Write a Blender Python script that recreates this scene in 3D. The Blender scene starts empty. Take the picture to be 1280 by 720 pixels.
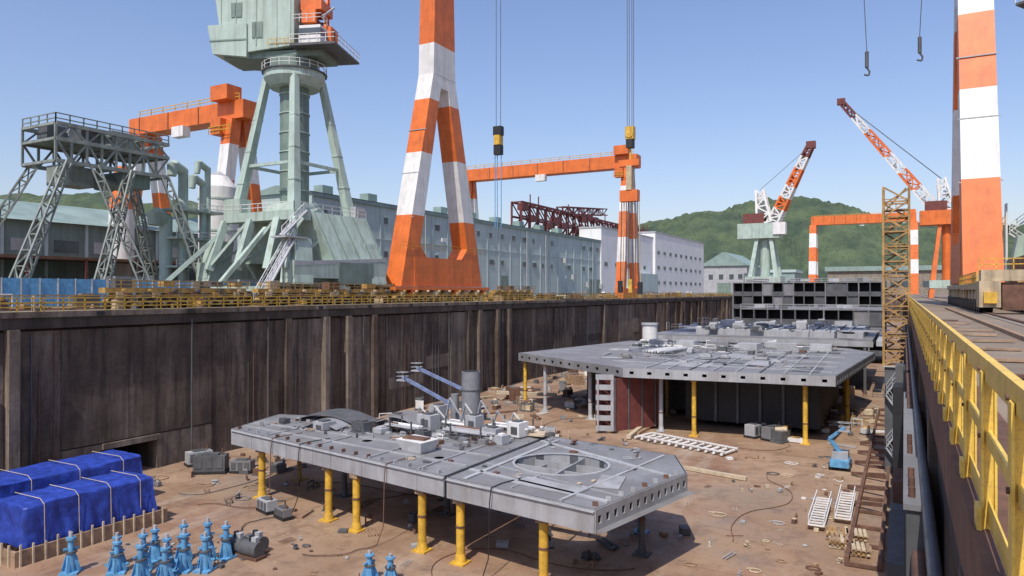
import bpy, math, random, bmesh
from mathutils import Vector, noise
R=random.Random(11)
def V(*a): return Vector(a)
# ------------------------------------------------------------------ materials
def mat(name,col,rough=.65,var=.25,sc=.8,streak=0.,col2=None,bump=0.,metal=0.,dirt=(.06,.045,.035),fine=0.,lite=None,blotch=None,sf=1.,rustb=None):
    m=bpy.data.materials.new(name); m.use_nodes=True
    nt=m.node_tree; N=nt.nodes; L=nt.links
    b=N['Principled BSDF']; b.inputs['Roughness'].default_value=rough; b.inputs['Metallic'].default_value=metal
    tc=N.new('ShaderNodeTexCoord')
    n1=N.new('ShaderNodeTexNoise'); n1.inputs['Scale'].default_value=sc; n1.inputs['Detail'].default_value=8; n1.inputs['Roughness'].default_value=.65
    L.new(tc.outputs['Object'],n1.inputs['Vector'])
    r=N.new('ShaderNodeValToRGB'); r.color_ramp.elements[0].position=.35; r.color_ramp.elements[1].position=.65
    c2=col2 if col2 else tuple(min(1,x*(1+var*.5)) for x in col)
    c1=col if col2 else tuple(x*(1-var) for x in col)
    r.color_ramp.elements[0].color=(*c1,1); r.color_ramp.elements[1].color=(*c2,1)
    L.new(n1.outputs['Fac'],r.inputs['Fac']); out=r.outputs['Color']
    def layer(out,scale,mapping,p0,p1,amt,color,det=6):
        n=N.new('ShaderNodeTexNoise'); n.inputs['Scale'].default_value=scale; n.inputs['Detail'].default_value=det; n.inputs['Roughness'].default_value=.7
        if mapping:
            mp=N.new('ShaderNodeMapping'); mp.inputs['Scale'].default_value=mapping; mp.inputs['Location'].default_value=(p0*31,p1*17,amt*9)
            L.new(tc.outputs['Object'],mp.inputs['Vector']); L.new(mp.outputs[0],n.inputs['Vector'])
        else: L.new(tc.outputs['Object'],n.inputs['Vector'])
        q=N.new('ShaderNodeValToRGB'); q.color_ramp.elements[0].position=p0; q.color_ramp.elements[1].position=p1
        q.color_ramp.elements[0].color=(0,0,0,1); q.color_ramp.elements[1].color=(amt,)*3+(1,)
        L.new(n.outputs['Fac'],q.inputs['Fac'])
        mx=N.new('ShaderNodeMixRGB'); L.new(q.outputs[0],mx.inputs[0]); L.new(out,mx.inputs[1]); mx.inputs[2].default_value=(*color,1)
        return mx.outputs[0]
    if blotch: out=layer(out,.12,None,.45,.62,.7,blotch,8)
    if rustb: out=layer(out,.55,None,.53,.68,.6,rustb,9)
    if lite: out=layer(out,1.,(.5*sf,.5*sf,.05),.50,.66,.6,lite)
    if streak>0: out=layer(out,1.,(1.3*sf,1.3*sf,.07),.47,.68,streak,dirt)
    if fine>0: out=layer(out,sc*9,None,.5,.7,fine,dirt,5)
    L.new(out,b.inputs['Base Color'])
    if bump>0:
        bp=N.new('ShaderNodeBump'); bp.inputs['Strength'].default_value=bump; bp.inputs['Distance'].default_value=.2
        L.new(n1.outputs['Fac'],bp.inputs['Height']); L.new(bp.outputs[0],b.inputs['Normal'])
    return m
ORG=mat('orange_paint',(.74,.17,.03),.5,.2,.5,.35,dirt=(.25,.07,.03))
WHT=mat('white_paint',(.75,.74,.71),.55,.12,.6,.4,dirt=(.35,.3,.25))
WHT2=mat('white_cladding',(.78,.78,.77),.7,.08,.2,.25,dirt=(.45,.43,.4))
GRN=mat('pale_green_paint',(.42,.52,.45),.55,.15,.4,.5,dirt=(.18,.175,.13))
DGRN=mat('dull_green_paint',(.19,.26,.22),.6,.2,.5,.3)
HALL=mat('green_cladding',(.46,.56,.54),.7,.12,.15,.45,dirt=(.28,.33,.32))
HALL2=mat('workshop_cladding',(.20,.27,.24),.7,.2,.2,.35)
ROOF=mat('roof_sheet',(.25,.34,.31),.6,.2,.3)
WIN=mat('window_glass',(.08,.10,.11),.25,.3,.5)
YEL=mat('yellow_paint',(.70,.42,.05),.5,.3,2.,.4,dirt=(.2,.1,.03))
YEL2=mat('worn_yellow_paint',(.46,.28,.08),.65,.4,2.,.7,dirt=(.13,.075,.04))
RAILY=mat('railing_yellow',(.82,.56,.10),.45,.2,5.,.0,fine=.7,dirt=(.45,.27,.09))
CREAM=mat('cream_paint',(.52,.41,.26),.6,.25,1.,.5)
BLU=mat('blue_paint',(.13,.36,.60),.5,.3,2.,.4,dirt=(.06,.12,.2))
TARP=mat('blue_tarp',(.028,.065,.38),.45,.4,1.6,.0,bump=.5)
WOOD=mat('timber',(.36,.24,.15),.8,.3,2.,.3)
WOODL=mat('pale_timber',(.56,.46,.32),.8,.25,2.)
RUST=mat('rusty_steel',(.17,.085,.055),.85,.4,1.5,.3,fine=.4)
SCAF=mat('rusted_yellow_steel',(.42,.25,.09),.8,.4,1.5,.5)
RED=mat('red_oxide_primer',(.17,.045,.038),.7,.3,1.,.4)
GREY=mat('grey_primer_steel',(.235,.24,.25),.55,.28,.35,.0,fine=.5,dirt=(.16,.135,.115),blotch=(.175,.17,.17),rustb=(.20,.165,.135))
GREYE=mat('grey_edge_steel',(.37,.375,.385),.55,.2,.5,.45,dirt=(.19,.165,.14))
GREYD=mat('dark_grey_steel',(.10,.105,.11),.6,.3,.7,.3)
GREYL=mat('light_grey_steel',(.42,.43,.44),.55,.2,.7,.3,dirt=(.2,.17,.14))
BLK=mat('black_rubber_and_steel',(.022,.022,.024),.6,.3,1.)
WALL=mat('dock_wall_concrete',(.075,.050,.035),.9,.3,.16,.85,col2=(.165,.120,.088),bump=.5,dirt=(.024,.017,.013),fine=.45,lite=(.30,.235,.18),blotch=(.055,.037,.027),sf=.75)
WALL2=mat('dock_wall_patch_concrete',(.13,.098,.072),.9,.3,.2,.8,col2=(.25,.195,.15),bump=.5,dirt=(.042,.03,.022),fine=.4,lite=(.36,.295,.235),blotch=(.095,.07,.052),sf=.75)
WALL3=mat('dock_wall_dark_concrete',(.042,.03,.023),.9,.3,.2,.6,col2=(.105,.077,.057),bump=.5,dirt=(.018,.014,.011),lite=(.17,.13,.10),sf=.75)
CONC=mat('concrete',(.28,.24,.19),.9,.3,.5,.45)
QUAY=mat('quay_ground',(.17,.13,.095),.95,.3,.12,0,col2=(.29,.23,.17),fine=.6,dirt=(.10,.08,.06))
PLANT=mat('hill_foliage',(.035,.060,.038),.95,.3,.02,0,col2=(.095,.130,.062),bump=.0,fine=.7,dirt=(.03,.046,.036))
def floor_mat():
    m=bpy.data.materials.new('dock_floor_concrete'); m.use_nodes=True
    nt=m.node_tree; N=nt.nodes; L=nt.links; b=N['Principled BSDF']
    tc=N.new('ShaderNodeTexCoord')
    def noi(scale,det=8,rough=.65,mapping=None):
        n=N.new('ShaderNodeTexNoise'); n.inputs['Scale'].default_value=scale; n.inputs['Detail'].default_value=det; n.inputs['Roughness'].default_value=rough
        if mapping:
            mp=N.new('ShaderNodeMapping'); mp.inputs['Scale'].default_value=mapping; mp.inputs['Rotation'].default_value=(0,0,.3); L.new(tc.outputs['Object'],mp.inputs[0]); L.new(mp.outputs[0],n.inputs['Vector'])
        else: L.new(tc.outputs['Object'],n.inputs['Vector'])
        return n.outputs['Fac']
    def ramp(i,p0,p1,c0,c1):
        r=N.new('ShaderNodeValToRGB'); e=r.color_ramp.elements; e[0].position=p0; e[1].position=p1; e[0].color=(*c0,1); e[1].color=(*c1,1); L.new(i,r.inputs[0]); return r.outputs[0]
    def mix(f,a,c):
        x=N.new('ShaderNodeMixRGB'); L.new(f,x.inputs[0]); L.new(a,x.inputs[1]); x.inputs[2].default_value=(*c,1)
        return x.outputs[0]
    base=ramp(noi(.12),.35,.65,(.275,.175,.108),(.415,.285,.185))
    k=(0,0,0)
    base=mix(ramp(noi(.09,8,.7),.50,.62,k,(.6,)*3),base,(.27,.135,.08))
    base=mix(ramp(noi(.33,10,.78),.50,.62,k,(.7,)*3),base,(.185,.112,.07))
    base=mix(ramp(noi(.2,8,.7,(1,.2,1)),.56,.67,k,(.6,)*3),base,(.43,.355,.28))
    base=mix(ramp(noi(1.3,10,.8),.55,.67,k,(.75,)*3),base,(.105,.07,.05))
    base=mix(ramp(noi(.5,8,.75,(.15,1,1)),.57,.66,k,(.6,)*3),base,(.14,.095,.07))
    base=mix(ramp(noi(.06,6,.6),.56,.66,k,(.55,)*3),base,(.18,.145,.12))
    L.new(base,b.inputs['Base Color'])
    L.new(ramp(noi(.2,6,.6),.4,.65,(.45,)*3,(.9,)*3),b.inputs['Roughness'])
    bp=N.new('ShaderNodeBump'); bp.inputs['Strength'].default_value=.35; bp.inputs['Distance'].default_value=.1
    L.new(noi(2.,8,.7),bp.inputs['Height']); L.new(bp.outputs[0],b.inputs['Normal'])
    return m
FLOOR=floor_mat()
# ------------------------------------------------------------------ mesh builder
class M:
    def __init__(s,name): s.n=name; s.v=[]; s.f=[]; s.mi=[]; s.ms=[]; s.sm=[]
    def _m(s,m):
        if m not in s.ms: s.ms.append(m)
        return s.ms.index(m)
    def add(s,vs,fs,m,sm=False):
        o=len(s.v); s.v+=[tuple(v) for v in vs]; i=s._m(m)
        for f in fs: s.f.append([o+k for k in f]); s.mi.append(i); s.sm.append(sm)
    def hexa(s,b,t,m):
        s.add(list(b)+list(t),[(3,2,1,0),(4,5,6,7),(0,1,5,4),(1,2,6,5),(2,3,7,6),(3,0,4,7)],m)
    def frus(s,c0,h0,c1,h1,m):
        q=[(-1,-1),(1,-1),(1,1),(-1,1)]
        s.hexa([(c0[0]+a*h0[0],c0[1]+b*h0[1],c0[2]) for a,b in q],[(c1[0]+a*h1[0],c1[1]+b*h1[1],c1[2]) for a,b in q],m)
    def box(s,c,d,m,rz=0):
        ca,sa=math.cos(rz),math.sin(rz); q=[(-1,-1),(1,-1),(1,1),(-1,1)]
        def p(a,b,z): x,y=a*d[0]/2,b*d[1]/2; return (c[0]+x*ca-y*sa,c[1]+x*sa+y*ca,z)
        s.hexa([p(a,b,c[2]-d[2]/2) for a,b in q],[p(a,b,c[2]+d[2]/2) for a,b in q],m)
    def bb(s,x0,x1,y0,y1,z0,z1,m): s.box(((x0+x1)/2,(y0+y1)/2,(z0+z1)/2),(x1-x0,y1-y0,z1-z0),m)
    def _fr(s,a,b):
        d=(b-a).normalized(); u=V(0,0,1) if abs(d.z)<.95 else V(0,1,0)
        x=d.cross(u).normalized(); y=x.cross(d).normalized(); return x,y
    def beam(s,a,b,w,h,m):
        a=Vector(a); b=Vector(b); x,y=s._fr(a,b); q=[(-1,-1),(1,-1),(1,1),(-1,1)]
        s.hexa([a+x*i*w/2+y*j*h/2 for i,j in q],[b+x*i*w/2+y*j*h/2 for i,j in q],m)
    def cyl(s,a,b,r,m,r2=None,n=10):
        a=Vector(a); b=Vector(b); r2=r if r2 is None else r2; x,y=s._fr(a,b); vs=[]
        for c,rr in((a,r),(b,r2)):
            for k in range(n):
                t=2*math.pi*k/n; vs.append(c+x*math.cos(t)*rr+y*math.sin(t)*rr)
        s.add(vs,[(k,(k+1)%n,n+(k+1)%n,n+k) for k in range(n)],m,True)
        s.add(vs,[tuple(range(n))[::-1],tuple(range(n,2*n))],m)
    def lattice(s,a,b,w0,w1,n,r,m,mats=None):
        a=Vector(a); b=Vector(b); x,y=s._fr(a,b); q=[(-1,-1),(1,-1),(1,1),(-1,1)]
        def P(i,k):
            t=i/n; w=w0+(w1-w0)*t; return a.lerp(b,t)+x*q[k][0]*w/2+y*q[k][1]*w/2
        for i in range(n):
            mm=mats[i*len(mats)//n] if mats else m
            for k in range(4):
                s.beam(P(i,k),P(i+1,k),r,r,mm); k2=(k+1)%4
                s.beam(P(i,k),P(i,k2),r*.7,r*.7,mm)
                s.beam(P(i,k) if (i+k)%2 else P(i,k2),P(i+1,k2) if (i+k)%2 else P(i+1,k),r*.7,r*.7,mm)
    def rail(s,pts,h,m,step=2.,t=.06,mid=1):
        for a,b in zip(pts[:-1],pts[1:]):
            a=Vector(a); b=Vector(b); n=max(1,int((b-a).length/step))
            for i in range(n+1):
                p=a.lerp(b,i/n); s.beam(p,p+V(0,0,h),t,t,m)
            for j in range(mid+1):
                z=h*(1-j/(mid+1)); s.beam(a+V(0,0,z),b+V(0,0,z),t,t,m)
    def tube(s,pts,r,m,n=5):
        for a,b in zip(pts[:-1],pts[1:]): s.cyl(a,b,r,m,n=n)
    def done(s):
        me=bpy.data.meshes.new(s.n); me.from_pydata(s.v,[],s.f)
        for m in s.ms: me.materials.append(m)
        me.polygons.foreach_set('material_index',s.mi); me.polygons.foreach_set('use_smooth',s.sm); me.update()
        ob=bpy.data.objects.new(s.n,me); bpy.context.collection.objects.link(ob); return ob
XL,XR,ZF=-62.,.5,-15.
YE=520.
# ------------------------------------------------------------------ ground, dock floor, walls
g=M('quay_ground')
g.bb(-5000,XL-1.2,-3000,6000,-1.,0,QUAY); g.bb(XR+.6,5000,-3000,6000,-1.,0,QUAY)
g.bb(XL-1.2,XR+.6,YE+1,6000,-1.,0,QUAY); g.bb(XL-1.2,XR+.6,-3000,-41,-1.,0,QUAY)
g.done()
g=M('dock_floor'); g.bb(XL-2,XR+2,-42,YE+2,ZF-.5,ZF,FLOOR); g.done()
w=M('dock_wall')
Y=-40.; segs=[]
while Y<YE:
    L_=R.choice([3.,5.,7.,9.,6.,10.,4.]); segs.append((Y,min(YE,Y+L_))); Y+=L_
O0,O1=38.9,43.7
w.bb(XL-1.2,XL-.6,-41,O0,ZF,-.02,WALL); w.bb(XL-1.2,XL-.6,O1,YE,ZF,-.02,WALL); w.bb(XL-1.2,XL-.6,O0,O1,ZF+2.7,-.02,WALL)
w.bb(XL-8,XL-7.7,36,46,ZF,ZF+3,BLK); w.bb(XL-7.7,XL-1.2,O0-.3,O0,ZF,ZF+3,WALL3); w.bb(XL-7.7,XL-1.2,O1,O1+.3,ZF,ZF+3,WALL3); w.bb(XL-7.7,XL-1.2,O0-.3,O1+.3,ZF+2.7,ZF+3.,WALL3)
w.bb(XL-.6,XL+.15,O0-.4,O1+.4,ZF+2.7,ZF+3.2,WALL2); w.bb(XL-.6,XL+.1,O1,O1+.5,ZF,ZF+2.7,WALL2)
for (a,b) in segs:
    if b>O0-.6 and a<O1+.5:
        w.bb(XL-.6,XL-.1,a+.02,b-.02,ZF+3.3,-1.6,WALL)
        if a<O0-.6: w.bb(XL-.6,XL-.12,a+.02,O0-.5,ZF,ZF+3.2,WALL2)
        if b>O1+.6: w.bb(XL-.6,XL-.12,O1+.52,b-.02,ZF,ZF+3.2,WALL2)
        continue
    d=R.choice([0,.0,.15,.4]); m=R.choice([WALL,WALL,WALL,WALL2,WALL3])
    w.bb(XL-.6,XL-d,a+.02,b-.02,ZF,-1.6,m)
    if R.random()<.5: w.bb(XL-.6,XL+R.choice([.4,.7]),a-.4,a+.4,ZF,-1.4,R.choice([WALL2,WALL,WALL]))
    if R.random()<.4:
        z0=-R.uniform(7,13); w.bb(XL-.6,XL-d+.05,a+.5,b-.5,z0,z0+R.uniform(1.5,4),R.choice([WALL2,WALL3]))
    for k in range(R.choice([0,0,1,3])):
        y=R.uniform(a+.4,b-.4); w.cyl((XL-d+.06,y,ZF),(XL-d+.06,y,-1.7-R.uniform(0,5)),.05,R.choice([GREYD,RUST]),n=5)
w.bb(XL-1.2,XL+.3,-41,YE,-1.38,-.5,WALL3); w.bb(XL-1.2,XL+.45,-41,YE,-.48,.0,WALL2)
for y in [47.3,57,73,93,110,150]:
    w.cyl((XL+.3,y,ZF),(XL+.3,y,-1),.08,GREYD,n=6)
for y in range(20,300,9): w.box((XL+.46,y,-.25),(.1,.7,.35),BLK)
w.bb(XR+.02,XR+.6,-41,YE,ZF,-.02,WALL3)
for i in range(60):
    y=-30+i*9
    w.bb(XR-.12,XR+.02,y,y+.8,ZF,-.6,WALL)
w.bb(XR-.1,XR+.6,-41,YE,-.6,.0,RUST)
w.bb(XL,XR,YE,YE+1,ZF,0,WALL); w.bb(XL,XR,-41,-40,ZF,0,WALL)
w.done()
p=M('quay_edge_marking')
p.bb(XL-1.15,XL-.6,-40,YE,.0,.012,GRN); p.bb(XL-.55,XL-.2,-40,YE,.0,.012,YEL); p.done()
# ------------------------------------------------------------------ railings
r=M('quay_railing')
r.rail([(XL-.1,-10,0),(XL-.1,400,0)],1.1,YEL,1.8,.095,2); r.done()
r=M('quay_railing')
r.rail([(XL-1.6,24,0),(XL-1.6,300,0)],1.3,YEL2,2.6,.1,1); r.done()
r=M('quay_railing')
x=XR
for z,wd,h in((1.08,.05,.15),(.62,.035,.09),(.12,.012,.16)):
    r.bb(x-wd/2,x+wd/2,-6,230,z-h/2,z+h/2,RAILY)
y=1.2
while y<200:
    r.bb(x+.03,x+.045,y-.07,y+.07,-.5,1.06,RAILY); r.bb(x-.045,x-.03,y-.07,y+.07,-.5,1.06,RAILY)
    r.bb(x-.029,x+.029,y-.04,y+.04,-.5,1.0,RAILY)
    r.box((x-.06,y,.02),(.03,.2,.26),RAILY)
    for z in(1.08,.62): r.cyl((x-.06,y,z),(x-.045,y,z),.018,RUST,n=6)
    y+=1.55
r.done()
q=M('crane_rail')
for X in (5.3,8.7,-65.4,-68.6,-80.5): q.bb(X-.12,X+.12,-60,500,.004,.12,RUST); q.bb(X-.5,X+.5,-60,500,.0,.03,CONC)
q.done()
q=M('timber_planks')
for i in range(12):
    q.box((1.9+R.uniform(-.3,.6),5+i*3.7,.05+.02*R.random()),(R.uniform(.9,2),.28,.06),R.choice([WOOD,RUST,WOOD]),R.uniform(-.2,.2))
q.bb(3.4,3.6,2,80,.0,.15,WOOD); q.done()
# ------------------------------------------------------------------ goliath crane
def band_frus(o,c0,h0,c1,h1,cuts,mats):
    z0,z1=c0[2],c1[2]; zs=[z0]+[c for c in cuts if z0<c<z1]+[z1]
    for a,b in zip(zs[:-1],zs[1:]):
        def at(z):
            t=(z-z0)/(z1-z0); return (tuple(c0[i]+(c1[i]-c0[i])*t for i in range(2))+(z,),tuple(h0[i]+(h1[i]-h0[i])*t for i in range(2)))
        mid=(a+b)/2; idx=sum(1 for c in cuts if c<mid); A=at(a); B=at(b)
        o.frus(A[0],A[1],B[0],B[1],mats[idx%len(mats)])
def bogies(o,xc,y0,y1,m,n=6,z=2.4):
    o.bb(xc-.5,xc+.5,y0,y1,z-.5,z,m)
    st=(y1-y0)/n
    for i in range(n):
        y=y0+st*(i+.5)
        o.frus((xc,y,.75),(.4,st*.42),(xc,y,z-.5),(.35,st*.14),R.choice([m,CREAM,YEL2]))
        for s_ in(-1,1):
            o.cyl((xc-.45,y+s_*st*.22,.55),(xc+.45,y+s_*st*.22,.55),.5,BLK,n=12); o.cyl((xc+.45,y+s_*st*.22,.55),(xc+.52,y+s_*st*.22,.55),.2,CREAM,n=8)
        o.box((xc+.6,y,1.3),(.4,.6,.6),R.choice([YEL2,CREAM,RUST,GREYD])); o.cyl((xc+.5,y+.4,1.7),(xc+.9,y+.4,1.7),.2,R.choice([YEL2,CREAM,GREYD]),n=8)
def goliath():
    o=M('gantry_crane'); cuts=[13.4,23.4,32.2,41.4,70]; ms=[ORG,WHT,ORG,WHT,ORG]
    for X,hx in((-67.,1.55),(7.0,1.75)):
        for (yb,yt) in((87.6,95.6),(107.4,99.4)):
            band_frus(o,(X,yb,2.5),(hx,1.7),(X,yt,36.5),(hx-.1,1.25),cuts,ms)
        band_frus(o,(X,97.5,36.5),(hx-.08,3.15),(X,97.5,62),(hx-.15,2.4),cuts,ms)
        o.bb(X-hx-.05,X+hx+.05,89.1,105.9,2.5,7.0,ORG); o.frus((X,97.5,34.5),(hx-.12,1.),(X,97.5,36.5),(hx-.12,2.6),WHT)
        o.frus((X,90.8,7.),(hx,1.6),(X,90.2,9.),(hx,.4),ORG); o.frus((X,104.2,7.),(hx,1.6),(X,104.8,9.),(hx,.4),ORG)
        for xx in(X-1.5,X+1.5): bogies(o,xx,84,111,ORG if X<0 else CREAM,9)
        o.rail([(X+hx+.1,86,8),(X+hx+.1,109,8)],1.1,YEL,2.5,.05)
        for z in(13,20,27): o.bb(X-hx-.2,X+hx+.2,86.2+(z-2.5)*.235-.1,86.2+(z-2.5)*.235-.0,z,z+.12,GREYL)
        o.box((X+hx+.15,97,10),(.25,1.4,.6),WHT)
    for xx in(5.4,8.4): bogies(o,xx,64,83.5,CREAM,6,2.3)
    o.bb(4.75,6.05,61.5,64,.5,2.4,CREAM); o.bb(7.75,9.05,61.5,64,.5,2.4,YEL2); o.bb(4.9,8.9,62,63.6,2.4,3.2,CREAM); o.bb(6.2,7.6,62.2,63.2,.3,2.3,RUST); o.bb(5,5.8,61.2,61.5,.8,1.6,YEL); o.bb(8,8.8,61.2,61.5,.8,1.6,ORG)
    o.bb(4.9,5.9,66,70,2.3,3.,CREAM); o.bb(8.,8.9,70,73,2.3,3.3,YEL2); o.rail([(4.8,62,3.2),(8.9,62,3.2)],.8,YEL,1.,.07); o.rail([(4.8,64,2.3),(4.8,83,2.3)],.8,YEL,1.5,.07)
    o.bb(-78,18,94,101,62,69,ORG)
    o.box((-34,97.5,61),(8,6,3),GRN); o.box((-55.5,97.5,61),(6,6,3),GRN)
    for dx in(-.45,-.15,.25,.5): o.cyl((-34+dx,97.5,24.5),(-34+dx,97.5,62),.045,GREYD,n=5)
    o.bb(-34.6,-33.4,97,98,23.2,25,YEL); o.bb(-34.45,-33.55,96.9,98.1,22,23.2,BLK); o.cyl((-34,96.9,24),(-34,98.1,24),.6,YEL,n=12)
    o.cyl((-34,97.5,20.2),(-34,97.5,22),.15,YEL)
    o.bb(-35.6,-32.6,97,98,19.4,20.3,ORG); o.bb(-34.4,-33.6,96.8,98.2,16,19.4,CREAM); o.bb(-35.4,-32.8,96.9,98.1,14.4,16,ORG)
    for dx in(-1.5,-1.1,-.7,-.3,.3,.8,1.2,1.5): o.cyl((-34+dx,97.5,2.4),(-34+dx*.85,97.5,14.4),.07,R.choice([GREYD,RUST,CREAM]),n=5)
    o.bb(-35.8,-35.2,97.2,97.8,1.5,3.2,BLK); o.bb(-34.2,-33.7,97.2,97.8,1.5,3.4,YEL); o.bb(-32.9,-32.3,97.2,97.8,1.3,3.,BLK)
    for dx in(-.4,.4): o.cyl((-55.5+dx,97.5,27),(-55.5+dx,97.5,62),.05,GREYD,n=5)
    o.bb(-56.2,-54.8,97,98,26,27.4,BLK); o.bb(-56,-55,96.9,98.1,24.5,26,YEL); o.bb(-56.1,-54.9,97,98,23,24.5,BLK)
    for dx in(-.6,-.2,.5): o.cyl((-55.5+dx,97.5,11.5),(-55.5+dx,97.5,23),.07,BLU,n=5)
    for (x,y,z,dx) in((-4,100,28.6,-1.2),(1.8,103,30.4,1.4)):
        o.cyl((x,y,z+3),(x+dx,97.5,62),.05,GREYD,n=5); o.cyl((x,y,z+1),(x,y,z+3),.22,GREYD,n=8); o.tube([(x,y,z+1),(x+.3,y,z+.5),(x+.2,y,z),(x-.3,y,z+.2)],.12,GREYD)
    o.done()
goliath()
for (y0,y1,xx) in((40,56,-64.6),(58,82,-64.9),(44,62,-69.6),(113,128,-65.2)):
    o=M('crane_bogie'); bogies(o,xx,y0,y1,R.choice([YEL2,CREAM]),int((y1-y0)/2.6),2.0)
    for k in range(3): o.box((xx,y0+(y1-y0)*(k+R.uniform(.2,.8))/3,2.4),(R.uniform(.6,1.4),R.uniform(.8,2),R.uniform(.4,1.)),R.choice([YEL2,RUST,CREAM,GREYD]))
    o.rail([(xx+.8,y0,1.9),(xx+.8,y1,1.9)],.8,YEL2,1.3,.07); o.done()
# ------------------------------------------------------------------ jib cranes
def jib_crane(cx,cy,yaw=0.,boomdir=(-.55,.75,2.2)):
    o=M('jib_crane')
    for sx in(-1,1):
        o.bb(cx+sx*8-1.1,cx+sx*8+1.1,cy-9,cy+9,3.4,5.6,GRN)
        for sy in(-1,1):
            bogies(o,cx+sx*8,cy+sy*8-4.2,cy+sy*8+4.2,CREAM,4,2.8); bogies(o,cx+sx*8-1.4,cy+sy*8-4.2,cy+sy*8+4.2,YEL2,4,2.8)
            o.frus((cx+sx*8,cy+sy*7.5,2.6),(1.3,1.6),(cx+sx*7.2,cy+sy*6.5,8.5),(1.1,1.3),GRN)
    o.hexa([(cx-7.5,cy-2,5.6),(cx+9.1,cy-2,5.6),(cx+9.1,cy+9,5.6),(cx-7.5,cy+9,5.6)],[(cx-6,cy-4,12.2),(cx+7,cy-4,12.2),(cx+7,cy+7,12.2),(cx-6,cy+7,12.2)],GRN)
    o.bb(cx+2,cx+9.15,cy-1,cy+6,2.6,5.6,DGRN)
    for k in range(5): o.beam((cx+9.15,cy-1.6+k*2.6,5.7),(cx+7.05,cy-3.4+k*2.5,12.1),.12,.12,DGRN)
    o.bb(cx-6,cx+7,cy-7,cy-4,11,12.2,GRN)
    for sx in(-6,-1,4,7):
        o.beam((cx+sx*1.1,cy-9,4.5),(cx+sx,cy-6.8,11.2),.9,.9,GRN); o.beam((cx+sx*1.1,cy-9,5),(cx+sx,cy-2.4,8.5),.35,.35,GRN)
    for sx in(-6,-1,4): o.beam((cx+sx*1.1,cy-9,4.8),(cx+sx+4.5,cy-6.9,11),.35,.35,GRN)
    o.beam((cx+9,cy-9,5.2),(cx+9,cy+9,6.2),.25,.5,GREYL)
    for sx in(-1,1):
        for sy in(-1,1):
            o.frus((cx+sx*5.4,cy+sy*5.4,12.2),(.62,.62),(cx+sx*2.6,cy+sy*2.6,31.5),(.42,.42),GRN)
            for z in(16.5,21,25.5):
                f=5.4-2.8*(z-12.2)/19.3; o.box((cx+sx*f,cy+sy*f,z),(1.45-.03*(z-12),1.45-.03*(z-12),.16),GRN)
        o.beam((cx+sx*4.4,cy-4.4,19),(cx+sx*4.4,cy+4.4,19),.4,.4,GRN)
        o.beam((cx-4.4,cy+sx*4.4,19),(cx+4.4,cy+sx*4.4,19),.4,.4,GRN)
    o.cyl((cx,cy,12),(cx,cy,31.5),2.,DGRN,n=20)
    for k in range(7): o.cyl((cx,cy,13+k*2.7),(cx,cy,13.15+k*2.7),2.12,GRN,n=20)
    o.frus((cx,cy,12.2),(3.4,3.4),(cx,cy,14),(2.2,2.2),GRN)
    o.lattice((cx+2.6,cy-2.6,12.2),(cx+2.3,cy-2.3,31),.9,.9,16,.08,GREYL)
    o.cyl((cx,cy,30.2),(cx,cy,31.3),3.4,GRN,4.2,20); o.cyl((cx,cy,31.3),(cx,cy,32.3),4.2,GRN,n=20); o.cyl((cx,cy,32.3),(cx,cy,34),3.4,DGRN,n=20)
    for k in range(20):
        a=k*math.pi/10; o.beam((cx+4.4*math.cos(a),cy+4.4*math.sin(a),32.3),(cx+4.4*math.cos(a),cy+4.4*math.sin(a),33.4),.07,.07,WHT)
        b=a+math.pi/10
        for z in(32.9,33.4): o.beam((cx+4.4*math.cos(a),cy+4.4*math.sin(a),z),(cx+4.4*math.cos(b),cy+4.4*math.sin(b),z),.06,.06,WHT)
    o.cyl((cx,cy,32.2),(cx,cy,32.35),4.5,GREYD,n=20)
    ca,sa=math.cos(yaw),math.sin(yaw)
    def T(x,y,z): x-=1.2; return (cx+x*ca-y*sa,cy+x*sa+y*ca,z)
    def bx(x0,x1,y0,y1,z0,z1,m): o.box(T((x0+x1)/2,(y0+y1)/2,(z0+z1)/2),(x1-x0,y1-y0,z1-z0),m,yaw)
    def hx(b,t,m): o.hexa([T(*p_) for p_ in b],[T(*p_) for p_ in t],m)
    hx([(-7.8,-3.2,34.4),(2.6,-3.2,35.4),(2.6,3.2,35.4),(-7.8,3.2,34.4)],[(-9.,-3.2,42.6),(2.6,-3.2,42.6),(2.6,3.2,42.6),(-9.,3.2,42.6)],GRN)
    hx([(-9.2,-3.5,34.6),(-4.2,-3.5,34.),(-4.2,3.5,34.),(-9.2,3.5,34.6)],[(-10.,-3.5,38.6),(-4.2,-3.5,38.6),(-4.2,3.5,38.6),(-10.,3.5,38.6)],GRN)
    bx(-9.7,-4.3,-3.58,3.58,36.3,36.5,DGRN); bx(-6.6,-5,-3.3,-3.2,39.6,41.6,DGRN); bx(-3.5,-2,-3.3,-3.2,36.6,38.8,DGRN)
    for xx in(-8.2,-6,-3,0,2): bx(xx,xx+.15,-3.3,-3.2,38.7 if xx<-4 else 35.6,42.5,GRN)
    bx(-8,6.5,-2.6,2.6,34,34.9,DGRN); bx(2.6,9.,-4.6,4.6,34.8,35.1,GREYD); bx(3.8,6.8,-4.2,-1.8,35.1,37.6,WHT); bx(3.75,6.85,-4.24,-1.9,36.3,37.2,WIN)
    bx(4.5,7,-1,1.5,36,38.5,ORG); bx(2.9,4.5,0,3,38,40,RED); bx(5.2,6.6,-1.4,-1.,35.1,37,GREYD)
    for k in range(4): o.cyl(T(3.4+k*.9,1.6,35.3),T(3.4+k*.9,3.6,35.8),.35,[ORG,GREYD,RED,GREYL][k],n=10)
    for k in range(3): o.beam(T(3+k*1.6,-2,39.5),T(4+k*1.2,1.5,42),.25,.25,[WHT,ORG,GREYL][k])
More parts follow.
